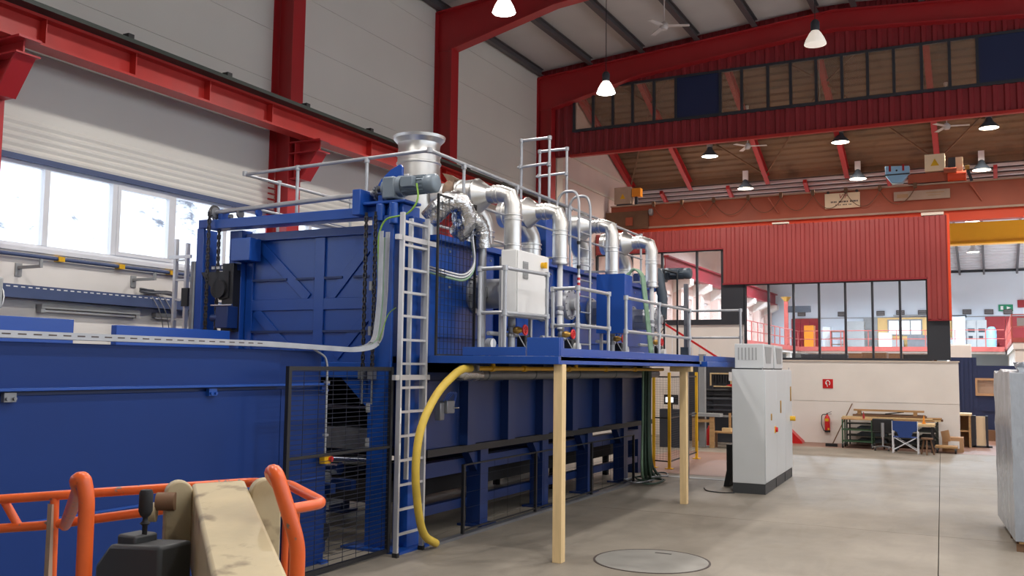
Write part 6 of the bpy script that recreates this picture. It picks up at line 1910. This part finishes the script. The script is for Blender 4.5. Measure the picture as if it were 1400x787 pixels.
for (x, y, z) in ((-.50, 40.5, 8.16), (-.62, 50.0, 8.02)):
    n3 += 1
    lowbay(['lamp just above the yellow crane girder', 'lamp below the yellow crane girder against the far roof'][n3 - 1], x, y, z, zroof3(y), LAMP_W3, HALL3_COL, 'winframe', 'grille', 'lamps of the far hall')
for (x, y) in ((-8, 40), (-4.5, 40), (4, 40), (-8, 49), (-4.5, 49), (4, 49)):
    lowbay('lamp of the far hall hidden behind the red cladding', x, y, 8.6, zroof3(y), LAMP_W3, HALL3_COL, 'winframe', 'grille', 'lamps of the far hall')

# ---- boom lift in the foreground: orange basket and cream boom
t = thing('lift_basket', 'orange tube basket of a boom lift at the lower left', 'lift basket', (-3.0, 2.6, 0.4))
OR = M['orange']
PB0 = (-3.44, 2.64, 1.517)
def P(*a): return [Vector(p) for p in a]
A, B = Vector((-3.723, 2.538, 1.615)), Vector((-2.777, 3.019, 1.699))
Cc = Vector((-2.62, 3.10, 1.69))
E_ = Vector((-2.42, 2.75, 1.64))
far0 = A - (B - A) * .55
part('top_rail', MB().tube(fillet([far0, A, B, (-2.505, 2.931, 1.718), (-2.19, 2.76, 1.69), (-2.21, 2.46, 1.689), (-2.234, 2.282, 1.698)], .05, 4), .0195, 12), OR, t)
mA, mB = Vector((-3.726, 2.548, 1.493)), Vector((-2.791, 3.015, 1.63))
part('mid_rail', MB().tube(fillet([mA - (mB - mA) * .5, mA, Vector((-3.561, 2.631, 1.507)), mB, Vector((-2.56, 2.95, 1.63)), Vector((-2.30, 2.60, 1.665))], .04, 3), .0195, 12), OR, t)
part('brace', MB().tube([(-3.72, 2.56, 1.60), (-3.665, 2.59, 1.50)], .0175, 10), OR, t)
part('post', MB().tube([(-3.517, 2.643, 1.624), (-3.526, 2.67, .45)], .018, 10), OR, t)
part('post_strip', MB().box(-3.532, -3.505, 2.622, 2.645, .5, 1.60), M['sign2'], t)
part('guard_loop', MB().tube(fillet([PB0, (-2.42, 1.90, 1.82), (-2.385, 1.862, 1.852), (-2.362, 1.866, 1.858), (-2.353, 1.874, 1.80), (-2.36, 1.89, .5)], .045, 6), .0225, 12), OR, t)
part('guard_loop', MB().tube(fillet([(-2.05, 2.36, 1.80), (-1.925, 2.17, 1.875), (-1.862, 2.12, 1.885), (-1.826, 2.15, 1.746), (-1.810, 2.166, 1.672), (-1.818, 2.169, .5)], .05, 6), .0225, 12), OR, t)
part('rear_post', MB().tube([(-2.55, 2.98, 1.66), (-2.56, 2.98, .45)], .018, 10), OR, t)
part('corner_post', MB().tube([(-2.24, 2.66, 1.69), (-2.26, 2.66, .45)], .018, 10), OR, t)
part('basket_floor', MB().box(-4.2, -1.8, 1.8, 3.0, .40, .46), M['charcoal'], t)
part('control_box', MB().prism([(1.28, -2.70), (1.645, -2.70), (1.66, -2.38), (1.28, -2.38)], 'Y', 1.85, 1.97) if False else MB().prism([(-2.50, 1.30), (-2.50, 1.565), (-2.44, 1.635), (-2.22, 1.65), (-2.22, 1.30)], 'Y', 2.03, 2.16), M['plinth'], t, bevel=.012)
part('control_box', MB().box(-2.43, -2.35, 2.05, 2.14, 1.63, 1.665), M['plinth'], t, bevel=.008)
part('joystick', MB().lathe((-2.36, 2.095, 1.655), [(.008, 0), (.008, .035), (.016, .042), (.008, .05), (.008, .06), (.016, .068), (.021, .08), (.021, .135), (.017, .145), (0, .147)], 16), M['rubber'], t)
t = thing('lift_boom', 'scuffed cream boom of the lift with rounded end plates, bottom left of the picture', 'boom', (-1.9, 2.0, 0.0))
fl, fr = Vector((-2.465, 2.381, 1.784)), Vector((-2.30, 2.464, 1.799))
nl, nr = BOOM_NEAR_L, BOOM_NEAR_R = Vector((-1.695, 1.715, 1.684)), Vector((-1.529, 1.80, 1.686))
ex_l, ex_r = nl + (nl - fl) * 1.0, nr + (nr - fr) * 1.0
dn = Vector((0.0, 0.0, -.26))
q = [fl, fr, ex_r, ex_l]
b = MB().add([tuple(p) for p in q] + [tuple(p + dn) for p in q], [(0, 1, 2, 3), (7, 6, 5, 4), (0, 4, 5, 1), (1, 5, 6, 2), (2, 6, 7, 3), (3, 7, 4, 0)])
part('boom_tube', b, M['cream'], t, bevel=.012)
ax = (fr - fl).normalized()
fw = (nl - fl).normalized()
upv = ax.cross(fw).normalized()
if upv.z < 0: upv = -upv
def plate(c, ax_, w_, th, hgt):
    """upright plate with a rounded top: c = middle of its top edge, width w_ along ax_, thickness th"""
    nrm = Vector((0, 0, 1)).cross(ax_).normalized()
    r = w_ / 2
    pts = [(-r, -hgt)] + [(-r * math.cos(math.pi * k / 12), -r + r * math.sin(math.pi * k / 12)) for k in range(13)] + [(r, -hgt)]
    vs = [c + ax_ * p + Vector((0, 0, q_)) for p, q_ in pts] + [c + ax_ * p + Vector((0, 0, q_)) + nrm * th for p, q_ in pts]
    n = len(pts)
    return MB().add(vs, [tuple(range(n)), tuple(range(2 * n - 1, n - 1, -1))] + [(i, (i + 1) % n, n + (i + 1) % n, n + i) for i in range(n)])
pax = Vector((.55, .83, 0)).normalized()
cL = Vector((-2.422, 2.290, 1.803))
part('end_plate', plate(cL, pax, .088, .05, 1.0), M['cream'], t, bevel=.006)
cR = Vector((-2.130, 2.385, 1.820))
part('end_plate', plate(cR, pax, .10, .05, .5), M['cream'], t, bevel=.006)
sd = Vector((-.83, .55, 0))
q0 = cL + Vector((-.02, -.03, -.075))
part('pivot_pin', MB().cyl(q0 + Vector((-.03, -.02, .01)), q0 + Vector((.02, .012, .01)), .03, 16), M['darkwood'], t)
part('pin_head', MB().cyl(q0 + Vector((-.05, -.035, -.025)), q0 + Vector((-.03, -.02, -.025)), .032, 16), M['cream'], t)
part('pivot_pin', MB().cyl(fl + Vector((0, 0, -.09)) - ax * .05, fr + Vector((0, 0, -.09)) + ax * .08, .05, 16), M['darkwood'], t)
# the turntable the boom sits on, below and beside the camera
base = (ex_l + ex_r) / 2
part('turntable', MB().box(base.x - .3, base.x + .5, base.y - .6, base.y + .2, .5, base.z - .12), M['cream'], t, bevel=.03)
part('chassis', MB().box(base.x - .5, base.x + .7, base.y - 1.0, base.y + .4, .2, .5), M['plinth'], t, bevel=.03)
for dx in (-.55, .65):
    for dy in (-.8, .25):
        part('wheel', MB().cyl((base.x + dx, base.y + dy, .25), (base.x + dx + .15, base.y + dy, .25), .25, 20), M['rubber'], t)
